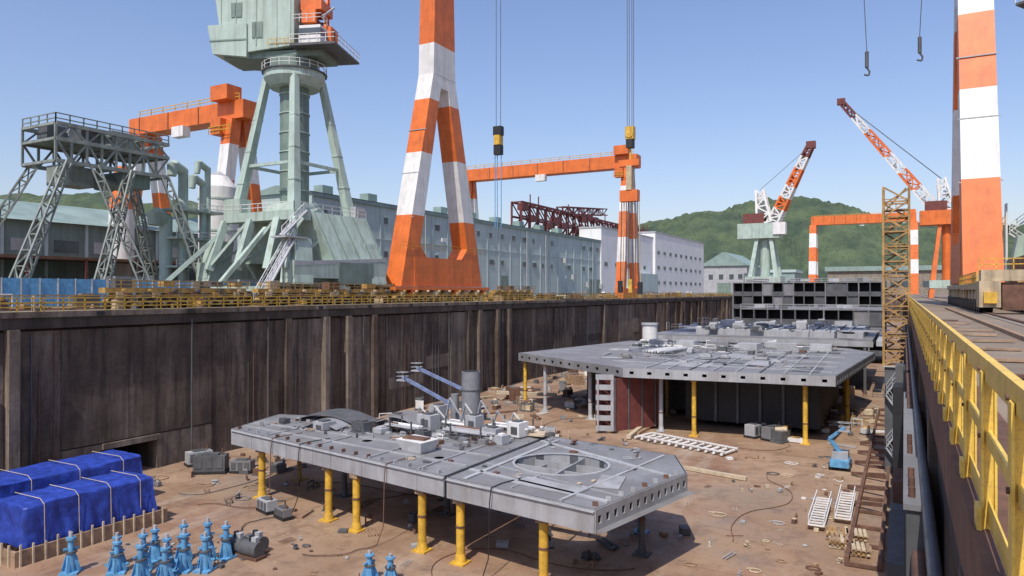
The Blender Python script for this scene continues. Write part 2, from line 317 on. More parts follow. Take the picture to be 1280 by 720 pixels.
    bx(3,6,-2,2,40.6,42,ORG); bx(3.4,5.4,-2.6,-2,38.6,40.4,ORG)
    o.rail([T(2.7,-4.6,35.1),T(9,-4.6,35.1),T(9,4.6,35.1)],1.2,WHT,1.2,.07)
    o.rail([T(2.7,-4.,38.2),T(6.8,-4.,38.2),T(6.8,-1.9,38.2)],1.0,WHT,1.,.06)
    o.rail([T(-1,-3.6,35.1),T(2.6,-3.6,35.1)],1.1,YEL,1.2,.07)
    o.lattice(T(1,0,42.5),T(-2,0,56),4,1.5,6,.35,GRN)
    a=Vector(T(4.5,0,38)); bdir=Vector(boomdir).normalized()
    o.lattice(a,a+bdir*48,2.6,1.4,16,.28,ORG,[ORG,WHT,ORG,WHT,ORG])
    o.beam((cx+9.6,cy-15,.5),(cx+8,cy-8,8.5),.9,.2,GREYL); o.rail([(cx+9.6,cy-15,.5),(cx+8,cy-8,8.5)],1.1,WHT,1.2,.07); o.rail([(cx+8.7,cy-15,.5),(cx+7.1,cy-8,8.5)],1.1,WHT,1.2,.07)
    o.bb(cx+6,cx+8.6,cy-10,cy-6,8.4,8.6,GREYL); o.beam((cx+8,cy-10,8.6),(cx+7,cy-5,12.2),.8,.2,GREYL); o.rail([(cx+8,cy-10,8.6),(cx+7,cy-5,12.2)],1.1,WHT,1.2,.07)
    for k in range(4): o.beam((cx+8.5,cy-14+k*1.9,.2),(cx+8.5,cy-14+k*1.9,1.6+k*2.1),.2,.2,GRN)
    o.beam((cx-10,cy-14,2),(cx-6,cy-7,10),.7,.5,GRN); o.beam((cx+1,cy-14,2),(cx+2,cy-7,10),.7,.5,GRN); o.beam((cx-10,cy-14,2),(cx+9,cy-14,2),.6,.6,GRN)
    o.rail([(cx-6,cy-7,12.2),(cx+7,cy-7,12.2),(cx+7,cy+7,12.2)],1.1,WHT,1.6,.07)
    o.box((cx-4.5,cy-6,13.2),(3,2,2),GRN); o.box((cx+6,cy+6,13.),(1.6,2,1.6),GREYL)
    return o.done()
jib_crane(-75.5,74.5,yaw=.35)
jib_crane(20.5,101,yaw=2.6,boomdir=(.5,.4,2))
o=M('stair_tower')
for k in range(4):
    z=.2+k*3.1; o.beam((12.2 if k%2 else 16,116,z),(16 if k%2 else 12.2,116,z+3.1),.9,.2,WHT); o.rail([(12.2 if k%2 else 16,115.5,z),(16 if k%2 else 12.2,115.5,z+3.1)],1.,WHT,1.,.09)
for xx in(12,16.2):
    for yy in(115.4,116.6): o.beam((xx,yy,0),(xx,yy,13.4),.2,.2,WHT)
o.done()
# ------------------------------------------------------------------ other gantry cranes
def small_gantry(x0,x1,Y,zt,th,lw,zbase=0.,overhang=3.):
    o=M('gantry_crane')
    o.bb(x0-overhang,x1+overhang,Y-1.6*th/3,Y+1.6*th/3,zt-th,zt,ORG)
    n=int((x1-x0)/8)
    for i in range(n): o.bb(x0+i*8,x0+i*8+.15,Y-1.7*th/3,Y-1.6*th/3+.01,zt-th+.1,zt-.1,RUST)
    cuts=[zt*.25,zt*.42,zt*.6,zt*.78]
    for X in(x0,x1):
        for s_ in(-1,1):
            band_frus(o,(X,Y+s_*zt*.16,zbase),(lw,lw*.8),(X,Y+s_*lw,zt-th),(lw*.9,lw*.8),cuts,[ORG,WHT,ORG,WHT,ORG])
        o.bb(X-lw,X+lw,Y-zt*.18,Y+zt*.18,zbase,zbase+2.6,ORG)
    o.rail([(x0,Y-1.5,zt),(x1+2,Y-1.5,zt)],1.1,YEL,3,.12)
    o.box(((x0+x1)/2,Y-2,zt-th-1),(3,1.5,1.8),WHT); o.box((x1-1,Y-1.7,zt+1.2),(4,3,2.4),ORG)
    o.box((x1-1.5,Y-2.4,zt-th-1.4),(2.4,2,2.6),ORG); o.rail([(x1-3,Y-3.5,zt-th-2.7),(x1+2,Y-3.5,zt-th-2.7)],1.2,YEL,1.2,.1)
    o.done(); return o
small_gantry(-116,-65.5,186,38.5,3.4,1.2)
small_gantry(-122,-98,84,33.3,3.0,1.2)
small_gantry(-65,7,636,63,7,2.8,0.,1.5)
# ------------------------------------------------------------------ luffing cranes
def luff(x,y,zt,s,tip,red=False):
    o=M('luffing_crane')
    for sx in(-1,1):
        for sy in(-1,1): o.frus((x+sx*s*.9,y+sy*s*.9,0),(s*.14,s*.14),(x+sx*s*.4,y+sy*s*.4,zt),(s*.1,s*.1),ORG if red else GRN)
    o.cyl((x,y,s),(x,y,zt),s*.28,ORG if red else GRN,n=10)
    o.bb(x-s,x+s,y-s,y+s,s*.6,s*1.1,GRN)
    o.box((x-.3*s,y,zt+s*.5),(s*2.4,s*1.3,s*.9),ORG if red else GRN); o.box((x+.9*s,y-.4*s,zt+s*.6),(s*.7,s*.7,s*.7),WHT)
    o.lattice((x,y,zt+s),(x-.3*s,y,zt+s*3.),s*.8,s*.4,4,s*.12,WHT)
    o.box((x-.6*s,y,zt+s*1.25),(s*1.2,s,s*.6),RED)
    o.lattice((x+.4*s*(1 if tip[0]>x else -1),y,zt+s*.8),tip,s*.6,s*.3,14,s*.11,RED,[WHT,ORG,WHT,ORG,WHT,RED])
    o.cyl((x-.3*s,y,zt+s*3),tip,.12,GREYD,n=4)
    o.box((tip[0],tip[1],tip[2]),(s*.5,s*.4,s*.4),RED)
    o.done()
luff(-66,408,30,9.,(-42.5,405,78.5))
luff(10.5,233,20,4.4,(-16.5,238,59),True)
# ------------------------------------------------------------------ steel truss gantry (left)
o=M('steel_truss_gantry')
GT=mat('greenish_grey_steel',(.25,.28,.25),.6,.3,1.,.4)
tx=(-94,-87); ZM,ZU,ya=19.6,21.4,48.3; yb_=63.
for z in(17.,ZM,ZU):
    for X in tx: o.beam((X,ya,z),(X,yb_,z),.45,.45,GT)
    for i in range(5):
        Yy=ya+(yb_-ya)*i/4; o.beam((tx[0],Yy,z),(tx[1],Yy,z),.32,.32,GT)
st_=(yb_-ya)/8
for X in tx:
    for i in range(8):
        y0=ya+i*st_
        o.beam((X,y0,17.),(X,y0,ZU),.25,.25,GT); o.beam((X,y0,17. if i%2 else ZM),(X,y0+st_,ZM if i%2 else 17.),.22,.22,GT); o.beam((X,y0,ZU if i%2 else ZM),(X,y0+st_,ZM if i%2 else ZU),.2,.2,GT)
o.bb(-94,-87,ya,yb_,ZM,ZM+.2,DGRN); o.bb(-92,-89,50,54,14.6,17.,GT); o.bb(-92,-88.5,56,60,ZM+.2,22.2,GT); o.bb(-93,-91,49.5,52,ZM+.2,22,GREYD); o.bb(-90,-87.4,51.5,54.5,ZM+.2,21.5,GREYD); o.cyl((-90,55,15.5),(-90,57,15.5),1.,GT,n=12); o.bb(-93,-88,57,61,15.2,17,DGRN)
o.rail([(-87,ya,ZU),(-87,yb_,ZU)],1.2,GT,1.6,.12); o.rail([(-94,ya,ZU),(-87,ya,ZU)],1.2,GT,1.6,.12)
for (a,b) in(((-87,49.5,17),(-84,42,.5)),((-87,53,17),(-83,58,.5)),((-87,57.5,17),(-84,51.5,.5)),((-87,62.5,17),(-84,67.5,.5)),((-94,49.5,17),(-98,42,.5)),((-94,62.5,17),(-98,69,.5))):
    o.lattice(b,a,1.3,.8,9,.19,GT)
for X in(-84,-98): o.beam((X,40,1),(X,69,1),.8,.9,GT)
o.done()
# ------------------------------------------------------------------ buildings
def hall():
    o=M('shipyard_workshop')
    y0,y1=98,240
    o.bb(-112,-95,y0,y1,0,20,HALL)
    o.hexa([(-112.5,y0-.5,20),(-94.5,y0-.5,20),(-94.5,y1,20),(-112.5,y1,20)],[(-104,y0-.5,21.6),(-103,y0-.5,21.6),(-103,y1,21.6),(-104,y1,21.6)],ROOF)
    o.bb(-95,-94.6,y0,y1,19.2,19.9,ROOF)
    y=y0+1
    while y<y1-3:
        o.bb(-95,-94.85,y-.15,y+.15,0,19.2,HALL)
        for z,h,pp in((15.8,1.3,.55),(8.8,1.3,.7)):
            if R.random()<pp:
                w_=R.choice([1.2,1.8,2.4])
                o.bb(-95,-94.93,y+1.2,y+1.2+w_,z,z+h,WIN); o.bb(-95,-94.86,y+1.1,y+1.3+w_,z-.15,z,GREYL)
                if R.random()<.5: o.bb(-95,-94.6,y+1.1,y+1.3+w_,z+h,z+h+.15,HALL)
        if R.random()<.14: o.bb(-95,-94.9,y+1,y+5,0,6,DGRN)
        if R.random()<.25: o.box((-94.3,y+4,R.uniform(3,12)),(1.,1.2,1.6),GREYL)
        if R.random()<.2: o.cyl((-94.6,y+3,0),(-94.6,y+3,19),.14,GREYL,n=6)
        y+=6.2
    for yy in range(110,235,14): o.box((-103.5,yy,22.3),(2.4,3,1.6),ROOF)
    o.bb(-95,-94.88,y0,y1,12.4,12.6,HALL)
    o.bb(-109,-95,86,98,0,13,HALL); o.bb(-109.3,-94.7,85.7,98,13,13.4,ROOF)
    for yy in(88,92,95.5): o.bb(-95,-94.93,yy,yy+1.6,8,9.6,WIN)
    o.done()
    o=M('white_workshop')
    o.bb(-103,-94.5,240,300,0,24.5,WHT2); o.bb(-103.2,-94.3,239.8,300,24.5,25.1,GREYL)
    o.bb(-103,-93.5,300,385,0,27,WHT2); o.bb(-103.2,-93.3,299.8,385,27,27.7,GREYL)
    for yy in range(243,298,11): o.bb(-94.5,-94.42,yy,yy+3,11,12.4,WIN)
    for yy in range(303,380,9):
        for z in(5,11.5,18): o.bb(-93.5,-93.4,yy,yy+3.4,z,z+1.4,WIN)
    o.bb(-94.5,-91,262,296,0,9,HALL); o.done()
    o=M('shipyard_workshop')
    o.bb(-135,-112,-20,120,0,12,HALL2)
    o.hexa([(-136,-20.5,12),(-111,-20.5,12),(-111,120,12),(-136,120,12)],[(-124,-20.5,16.),(-123,-20.5,16.),(-123,120,16.),(-124,120,16.)],ROOF)
    for yy in range(-16,118,6):
        o.bb(-112,-111.9,yy,yy+3.6,7.6,9.4,WIN if yy%4 else GREYL); o.bb(-112,-111.7,yy+4.6,yy+5,0,12,HALL)
        if yy%12==0: o.bb(-112,-111.85,yy,yy+4.2,0,5.2,GREYD)
    o.bb(-112,-104,-20,84,6.2,6.6,RUST)
    for yy in range(-18,84,8): o.bb(-104.3,-104,yy,yy+.3,0,6.3,RED)
    for k in range(14): o.box((-106+R.uniform(-2,2),38+k*3.4,R.uniform(1,2)),(3,R.uniform(1.5,3),R.uniform(2,4)),R.choice([RUST,RED,GREYL,WHT,GREYD,CREAM]))
    o.done()
    o=M('shed_building')
    o.bb(-106,-80,432,480,0,17,GREYL)
    o.hexa([(-107,431,17),(-79,431,17),(-79,481,17),(-107,481,17)],[(-94,431,25),(-92,431,25),(-92,481,25),(-94,481,25)],ROOF)
    for xx in(-102,-96,-90,-85): o.bb(xx,xx+2.5,431.9,432,9,12,WIN)
    o.bb(-97,-89,431.85,432,0,7,DGRN); o.done()
    o=M('shed_building')
    o.bb(-60,40,700,740,0,20,CONC); o.bb(-62,42,698,742,20,24,ROOF)
    for xx in range(-58,38,8): o.bb(xx,xx+5,699.7,700,6,11,WIN)
    o.done()
    o=M('shed_building')
    o.bb(-112,-70,560,600,0,16,ROOF); o.bb(-113,-69,559,601,16,18,HALL)
    for xx in range(-110,-72,7): o.bb(xx,xx+4,559.7,560,5,10,WIN)
    o.done()
hall()
o=M('red_steel_structure')
DR=mat('dark_red_steel',(.17,.04,.04),.7,.3,.5)
for X in(-109,-105.5):
    for z in(21,25.5,30): o.beam((X,200,z),(X,330,z),.6,.6,DR)
    for i in range(22):
        y=200+i*6; o.beam((X,y,20 if y<240 else 0),(X,y,30),.5,.5,DR)
        if i<21:
            o.beam((X,y,21),(X,y+6,25.5),.3,.3,DR); o.beam((X,y+6,25.5),(X,y,30),.3,.3,DR)
for i in range(22):
    y=200+i*6; o.beam((-109,y,30),(-105.5,y,30),.4,.4,DR)
    if R.random()<.5: o.beam((-105.5,y,30),(-105.5,y,33),.3,.3,DR)
    if R.random()<.8: o.box((-106,y+2,R.uniform(22,30)),(2,4,2),R.choice([DR,RED]))
o.lattice((-107,232,30.5),(-107,275,34),2.5,2.5,9,.4,DR)
o.done()
o=M('storage_silo'); o.cyl((-95,77.5,0),(-95,77.5,18),2.9,WHT,n=24); o.cyl((-95,77.5,18),(-95,77.5,19.8),2.9,WHT,1.6,24); o.cyl((-95,77.5,19.8),(-95,77.5,20.6),1.6,GREYL,.3,24)
for z in(6,11,16): o.cyl((-95,77.5,z),(-95,77.5,z+.3),3.,GRN,n=24)
o.done()
o=M('ventilation_duct')
for (x,y,h,rr) in((-90,67.5,19,.7),(-89,70,17.5,.5),(-90.5,72,20,.45),(-91,65.5,12,.9)):
    o.cyl((x,y,0),(x,y,h),rr,GRN); o.cyl((x,y,h-.3),(x+.5,y-2,h+.4),rr*1.1,GRN); o.cyl((x+.5,y-2,h+.5),(x+.5,y-2.2,h-1.2),rr*1.2,GRN,rr*.9)
for z in(5,9,13):
    o.bb(-92,-88,65,73,z,z+.3,GRN); o.rail([(-88,65,z),(-88,73,z)],1.1,WHT,1.3,.08)
o.done()
o=M('chimney')
o.cyl((-112,72.6,0),(-112,72.6,15),2.,WHT,1.9,16); o.cyl((-112,72.6,15),(-112,72.6,18),1.9,ORG,1.6,16); o.cyl((-112,72.6,18),(-112,72.6,20.5),1.6,WHT,1.2,16); o.cyl((-112,72.6,20.5),(-112,72.6,22),1.2,ORG,1.,16); o.done()
o=M('site_fence')
for i in range(34):
    y=22+i*1.8; o.bb(-78.05,-78,y,y+1.7,.1,3.0,BLU); o.bb(-78,-77.9,y-.05,y+.05,0,3.05,GREYL)
o.done()
o=M('site_container'); o.bb(-89,-86,55,60,.1,3.4,WHT); o.bb(-86.,-85.9,56,57,.1,2.4,DGRN); o.bb(-86,-85.9,58,59.2,1.2,2.4,WIN); o.bb(-89.1,-85.9,54.9,60.1,3.4,3.55,GREYL); o.done()
# ------------------------------------------------------------------ clutter generator
def clutter(name,n,xr,yr,z,mats,smin,smax,kinds='bpc',hf=1.,al=None):
    o=M(name)
    for i in range(n):
        x=R.uniform(*xr); y=R.uniform(*yr); s_=smin+(smax-smin)*R.random()**1.8; m=R.choice(mats); k=R.choice(kinds); zz=z
        rz=R.uniform(0,3.1) if al is None else al+R.choice([0,0,1.57])+R.uniform(-.06,.06)
        if k=='b':
            d=(s_*R.uniform(.5,1.4),s_*R.uniform(.5,1.4),s_*R.uniform(.2,.8)*hf); o.box((x,y,zz+d[2]/2+.03),d,m,rz)
            if s_>.8:
                o.box((x,y,zz+d[2]+.09),(d[0]*.6,d[1]*.5,.12),R.choice(mats),rz); o.box((x,y,zz+.05),(d[0]*1.1,d[1]*.9,.1),R.choice(mats),rz)
        elif k=='c': o.cyl((x,y,zz),(x,y,zz+s_*.8*hf),s_*.28,m,n=12); o.cyl((x,y,zz+s_*.8*hf),(x,y,zz+s_*.84*hf),s_*.2,GREYD,n=10)
        elif k=='p':
            l=s_*R.uniform(1.5,3.5)
            for t in range(R.choice([1,2,4])):
                o.beam((x-math.sin(rz)*t*.22,y+math.cos(rz)*t*.22,zz+.1),(x+math.cos(rz)*l-math.sin(rz)*t*.22,y+math.sin(rz)*l+math.cos(rz)*t*.22,zz+.1+R.uniform(0,.1)),s_*.1,s_*.1,m)
        elif k=='f':
            dx,dy=math.cos(rz)*s_,math.sin(rz)*s_
            for t in(-.5,.5): o.beam((x+dx*t,y+dy*t,zz),(x+dx*t,y+dy*t,zz+s_*.8*hf),.08,.08,m)
            o.beam((x-dx*.5,y-dy*.5,zz+s_*.8*hf),(x+dx*.5,y+dy*.5,zz+s_*.8*hf),.1,.1,m)
            o.beam((x-dx*.5,y-dy*.5,zz+s_*.3*hf),(x+dx*.5,y+dy*.5,zz+s_*.3*hf),.07,.07,m)
        elif k=='h':
            pr=None; a0=R.uniform(0,6)
            for j in range(14):
                a=a0+j*.5+.3*math.sin(j); q_=V(x+math.cos(a)*s_*.6*(1+.08*j),y+math.sin(a)*s_*.6*(1+.03*j),zz+.05)
                if pr is not None: o.cyl(pr,q_,.045,m,n=5)
                pr=q_
        elif k=='s':
            for t in range(5): o.box((x+R.uniform(-.3,.3)*s_,y+R.uniform(-.3,.3)*s_,zz+.04+t*.07),(s_*R.uniform(.4,1.2),s_*R.uniform(.2,.6),.05),m,rz+R.uniform(-.3,.3))
        elif k=='m':
            o.box((x,y,zz+.06*s_),(s_*1.1,s_*.7,.12*s_),GREYD,rz); o.box((x,y,zz+.38*s_*hf),(s_*.9,s_*.55,.5*s_*hf),m,rz)
            o.cyl((x-.3*s_,y,zz+.66*s_*hf),(x+.3*s_,y,zz+.7*s_*hf),.14*s_,R.choice(mats),n=8); o.box((x+.2*s_,y+.1*s_,zz+.75*s_*hf),(.2*s_,.2*s_,.25*s_),R.choice(mats),rz)
    return o.done()
clutter('quay_equipment',300,(-69,-62.8),(28,380),0,[CREAM,YEL2,RUST,RUST,GREYD,CONC,WOOD,YEL2],.5,1.9,'bmffbps')
clutter('quay_equipment',130,(-86,-70),(24,300),0,[CREAM,YEL2,RUST,GREYD,GRN,WHT,RED,RUST],.8,2.6,'bmffb')
clutter('quay_equipment',50,(11,30),(30,260),0,[CREAM,YEL2,RUST,GREYD,WHT],.8,2.2,'bmf')
# ------------------------------------------------------------------ near hull block
def post(o,x,y,zt,m=YEL,r=.27):
    o.bb(x-.5,x+.5,y-.5,y+.5,ZF,ZF+.1,m); o.cyl((x,y,ZF+.1),(x,y,ZF+.6),r*1.45,m,r*1.05,12)
    o.cyl((x,y,ZF+.5),(x,y,zt-.3),r,m,n=14); o.cyl((x,y,ZF+2.2),(x,y,ZF+2.32),r*1.15,RUST,n=14); o.bb(x-.35,x+.35,y-.35,y+.35,zt-.3,zt-.02,WOOD)
def plate_hole(o,poly,holes,z,m):
    bm=bmesh.new(); es=[]
    for lp in [poly]+holes:
        vs=[bm.verts.new((x,y,z)) for x,y in lp]
        es+=[bm.edges.new((vs[i],vs[(i+1)%len(vs)])) for i in range(len(vs))]
    bmesh.ops.triangle_fill(bm,use_beauty=True,use_dissolve=False,edges=es)
    bm.verts.index_update(); vs=[v.co[:] for v in bm.verts]; fs=[]
    for f in bm.faces:
        ii=[v.index for v in f.verts]
        if f.normal.z<0: ii.reverse()
        fs.append(ii)
    o.add(vs,fs,m); bm.free()
def circ(x,y,r,n=28,ry=None): return [(x+math.cos(2*math.pi*k/n)*r,y+math.sin(2*math.pi*k/n)*(ry or r)) for k in range(n)]
def side_plain(o,a,b,z0,z1,m,t=.12):
    o.beam((*a,(z0+z1)/2),(*b,(z0+z1)/2),t,z1-z0,m)
def side_open(o,a,b,z0,z1,m,n,solid=.26,lo=.24,hi=.28):
    h=z1-z0; A=V(*a,0); B=V(*b,0)
    o.beam((*a,z0+h*lo/2),(*b,z0+h*lo/2),.12,h*lo,m); o.beam((*a,z1-h*hi/2),(*b,z1-h*hi/2),.12,h*hi,m)
    for i in range(n+1):
        p=A.lerp(B,i/n); d=(B-A).normalized()*((B-A).length/n*solid)
        p0=p-d if i>0 else p; p1=p+d if i<n else p
        o.beam((p0.x,p0.y,z0+h*(lo+1-hi)/2),(p1.x,p1.y,z0+h*(lo+1-hi)/2),.12,h*(1-lo-hi),m)
ZB,ZT=-11.,-9.75
near=M('hull_block')
PR=[(-24.6,36.9),(-14.2,35.1),(-12.0,44.9),(-14,49.4),(-24.4,51.2)]
PL=[(-49,41.4),(-24.9,37.0),(-24.7,51.3),(-31,53.5),(-51,48.5)]
HX,HY=-19.9,43.3
hole=circ(HX,HY,3.2,32,2.9)
plate_hole(near,PR,[hole,circ(-15.3,44.2,.3,12),circ(-22.9,48.5,.35,12)],ZT,GREY); plate_hole(near,PR,[circ(HX,HY,2.4,20,2.)],ZB,GREY)
plate_hole(near,PL,[circ(-45,44.5,.4,12),circ(-36,43,.4,12),circ(-28,41,.35,12),circ(-33,47,.5,12)],ZT,GREY); plate_hole(near,PL,[],ZB,GREY)
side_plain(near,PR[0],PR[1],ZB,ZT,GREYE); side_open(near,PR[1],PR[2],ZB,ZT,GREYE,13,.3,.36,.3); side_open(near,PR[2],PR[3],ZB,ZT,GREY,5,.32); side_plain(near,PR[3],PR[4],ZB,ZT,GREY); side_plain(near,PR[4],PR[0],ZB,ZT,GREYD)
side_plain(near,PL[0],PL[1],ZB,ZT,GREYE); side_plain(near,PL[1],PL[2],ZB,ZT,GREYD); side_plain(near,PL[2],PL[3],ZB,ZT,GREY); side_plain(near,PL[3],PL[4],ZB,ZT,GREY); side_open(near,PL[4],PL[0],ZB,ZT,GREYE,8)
for t in range(1,9):
    a=V(*PL[0],0).lerp(V(*PL[1],0),t/9+R.uniform(-.02,.02)); near.box((a.x,a.y-.07,(ZB+ZT)/2),(.04,.02,1.2),GREY,-.18)
near.beam((-48.9,41.3,ZT-.12),(-24.9,36.9,ZT-.12),.16,.06,GREYL); near.beam((-24.6,36.8,ZT-.12),(-14.2,35.0,ZT-.12),.16,.06,GREYL)
near.hexa([(-14.2,35.2,ZB-.02),(-13.9,35.2,ZB-.02),(-11.7,44.9,ZB-.02),(-12.,44.9,ZB-.02)],[(-14.2,35.2,ZB+.15),(-13.6,35.2,ZB+.15),(-11.4,44.9,ZB+.15),(-12.,44.9,ZB+.15)],GREY)
for k in range(32):
    a=hole[k]; b=hole[(k+1)%32]; near.beam((*a,ZT-.62),(*b,ZT-.62),.06,1.2,GREYE if k%4 else GREYD)
    near.beam((*a,ZT+.03),(*b,ZT+.03),.16,.06,GREYL)
near.beam((HX-3.1,HY-.5,ZT-.7),(HX+3.1,HY-.9,ZT-.7),.08,1.,GREYE); near.beam((HX-2.6,HY+1.4,ZT-.7),(HX+2.6,HY+1.2,ZT-.7),.08,.9,GREYE)
near.beam((HX+.6,HY-2.8,ZT-.6),(HX+.5,HY+2.8,ZT-.6),.08,1.,GREYL); near.beam((HX-1.7,HY-2.4,ZT-.8),(HX-1.7,HY+2.4,ZT-.8),.08,.7,GREYE)
for t in(.16,.3,.72,.86):
    a=V(*PR[0],0).lerp(V(*PR[4],0),t); b=V(*PR[1],0).lerp(V(*PR[2],0),t)
    if t<.2 or t>.8: near.beam((a.x+.2,a.y,ZT+.04),(b.x-.2,b.y,ZT+.04),.28,.08,GREYL)
    elif t<.4: near.beam((a.x+.2,a.y,ZT+.02),(b.x-.2,b.y,ZT+.02),.1,.04,GREYE)
for t in(.2,.42,.6,.8):
    a=V(*PL[0],0).lerp(V(*PL[4],0),t); b=V(*PL[1],0).lerp(V(*PL[2],0),t)
    near.beam((a.x+.2,a.y,ZT+.04),(b.x-.2,b.y,ZT+.04),.16,.08,GREYE if t<.5 else GREY)
for t in(.2,.45,.7,.9):
    a=V(*PL[0],0).lerp(V(*PL[1],0),t); near.beam((a.x,a.y+.2,ZT+.05),(a.x+.2,a.y+9,ZT+.05),.12,.1,GREYE)
near.beam((-16.4,35.6,ZT+.05),(-14.6,48.8,ZT+.05),.18,.1,GREYL); near.beam((-23.4,37,ZT+.05),(-23.2,50,ZT+.05),.3,.06,GREYL); near.beam((-20,36.6,ZT+.03),(-19.8,40.2,ZT+.03),.12,.06,GREYE)
near.box((-18.2,38.,ZT+.05),(4.4,1.6,.06),GREYE,-.17); near.box((-15.4,40.5,ZT+.05),(1.5,2.8,.06),GREYE,.2)
for (x,y) in((-45.6,41.5),(-36.8,39.7),(-33.5,38.9),(-27.2,37.9),(-23.9,37.3),(-17.8,36.4)): post(near,x,y,ZB)
for (x,y) in((-14.6,44.),(-16,48),(-26,49),(-36,50),(-47,47),(-30,45),(-40,45)): post(near,x,y,ZB,R.choice([BLU,YEL2,GREYD]),.2)
# lifting lugs and tack-welded brackets along edges
for k in range(18):
    a=V(*PL[0],0).lerp(V(*PL[1],0),(k+.5)/18); near.box((a.x,a.y+.35,ZT+.12),(.08,.3,.24),R.choice([GREYE,RUST,GREYL]),-.18)
for k in range(8):
    a=V(*PR[1],0).lerp(V(*PR[2],0),(k+.5)/8); near.box((a.x-.35,a.y,ZT+.12),(.3,.08,.24),R.choice([GREYE,RUST,GREYL]),.2)
near.done()
o=M('power_cable')
for (x,y) in((-43,40.2),(-30,37.8),(-21,36.1),(-39.5,39.6)):
    pts=[V(x+.5,y+2.6,ZT+.05),V(x+.1,y+1.,ZT+.06),V(x,y-.05,ZT+.03),V(x-.05,y-.15,ZT-.8),V(x-.1,y-.2,ZF+1.2),V(x-.3,y-.6,ZF+.1)]; a=R.uniform(3.5,5)
    for j in range(12): a+=R.uniform(-.4,.4); pts.append(pts[-1]+V(math.cos(a)*.5,math.sin(a)*.4,0))
    o.tube(pts,.035,R.choice([BLK,RUST,BLK]))
o.done()
o=M('deck_outfitting')
o.cyl((-32.4,52.2,ZT),(-32.4,52.2,ZT+4.6),.8,GREY,n=20); o.cyl((-33.9,52,ZT),(-33.9,52,ZT+2.6),.35,GREY,n=14); o.cyl((-32.4,52.2,ZT+3.),(-32.4,52.2,ZT+3.1),.85,GREYD,n=20); o.cyl((-32.4,52.2,ZT+4.6),(-32.4,52.2,ZT+4.62),.7,BLK,n=20)
for i in range(14):
    a=i/13; b=(i+1)/13
    for (x0,y0,y1,L_,hh,mm) in((-47.2,46.6,49.3,6.6,.8,GREYD),(-40.,47.6,50.2,5.4,1.1,GREY),(-44.4,44.6,46.2,3.6,.5,GREY)):
        za=ZT+.12+hh*math.sin(a*2.9)*.8; zb=ZT+.12+hh*math.sin(b*2.9)*.8
        xa=x0+L_*a; xb=x0+L_*b
        o.add([(xa,y0,za),(xb,y0,zb),(xb,y1,zb+.2),(xa,y1,za+.2)],[(0,1,2,3)],mm,True)
    if i%4==0: o.beam((-47.2+6.6*a,46.7,ZT),(-47.2+6.6*a,49.2,ZT+.1),.2,.2,WOOD)
for (x0,y0,n_,l_) in((-31.5,47.,7,4.2),(-36.8,46.4,5,3.4),(-29.6,50.4,6,4.),(-33.5,49.6,5,3.)):
    for i in range(n_): o.cyl((x0+R.uniform(-.3,.3),y0+i*.28,ZT+.6),(x0+l_+R.uniform(-.3,.3),y0+i*.28-.5,ZT+.62),R.choice([.08,.12]),R.choice([GREYL,WHT,GREYE,RUST]),n=8)
    for t in(.15,.85):
        o.beam((x0+l_*t,y0-.2-.5*t,ZT+.45),(x0+l_*t,y0+n_*.28-.5*t,ZT+.45),.12,.12,GREYD)
        for yy in(y0-.2-.5*t,y0+n_*.28-.5*t): o.beam((x0+l_*t,yy,ZT),(x0+l_*t,yy,ZT+1.2),.1,.1,GREYD)
for i in range(7):
    x=-37+i*1.5; h=R.uniform(1.4,2.6); o.beam((x,50.5,ZT),(x+1.,49.9,ZT+h),.12,.12,GREYL); o.beam((x+1.,49.9,ZT+h),(x+2.2,50.8,ZT),.12,.12,R.choice([GREYL,WHT]))
for (x,y,dx,dy,dz,m) in((-34.4,48.8,1.6,1.1,1.2,GREYL),(-35.,51.2,1.2,1.2,1.6,GREYE),(-27.6,47.6,1.4,.9,.9,GREYE),(-38.5,45.4,1.5,1.,.8,GREYD),(-42,44.8,1.3,1.3,.6,GREYE),(-26.6,49.8,1.2,1.2,1.1,WHT),(-32.2,45.,1.,.8,.7,GREYD),(-30.2,49.2,1.1,1.,1.4,GREYL),(-37.4,48.6,1.3,.8,1.,GREY)):
    o.box((x,y,ZT+dz/2+.1),(dx,dy,dz),m,-.18); o.box((x,y,ZT+dz+.15),(dx*.5,dy*.6,.14),GREYD,-.18); o.box((x,y,ZT+.05),(dx*1.15,dy*1.1,.1),GREYD,-.18); o.box((x,y-dy/2-.04,ZT+dz*.55),(dx*.5,.05,dz*.5),GREYD,-.18)
o.hexa([(-31.6,41.6,ZT+.02),(-29.7,41.2,ZT+.02),(-29.5,42.6,ZT+.02),(-31.4,43.,ZT+.02)],[(-32.,41.3,ZT+.85),(-29.4,40.8,ZT+.85),(-29.2,42.8,ZT+.85),(-31.8,43.3,ZT+.85)],WHT)
o.bb(-31.6,-29.7,41.6,42.4,ZT+.86,ZT+.98,RUST)
for i in range(6): o.beam((-29+i*.5,50.5,ZT+.1),(-24.8+i*.1,51.2-i*.3,ZT+.3),.25,.12,WOODL)
o.done()
clutter('deck_clutter',110,(-48,-27),(43.4,49.),ZT,[GREYL,GREY,GREYD,GREYE,GREY,RUST,WOOD],.2,.8,'bpphmbsf',.7,-.18)
clutter('deck_clutter',80,(-37,-26),(45.6,51.5),ZT,[GREYL,WHT,GREYD,GREYE,GREY,RUST],.25,1.1,'bpmhfb',.9,-.18)
clutter('deck_clutter',20,(-24,-15.5),(46.8,49.6),ZT,[GREYL,GREYE,GREYD,RUST],.15,.5,'bphs',.6,-.18)
clutter('deck_clutter',16,(-32,-16),(38.2,40.4),ZT,[GREYL,GREYD,RUST,WOODL],.12,.35,'bph',.6,-.18)
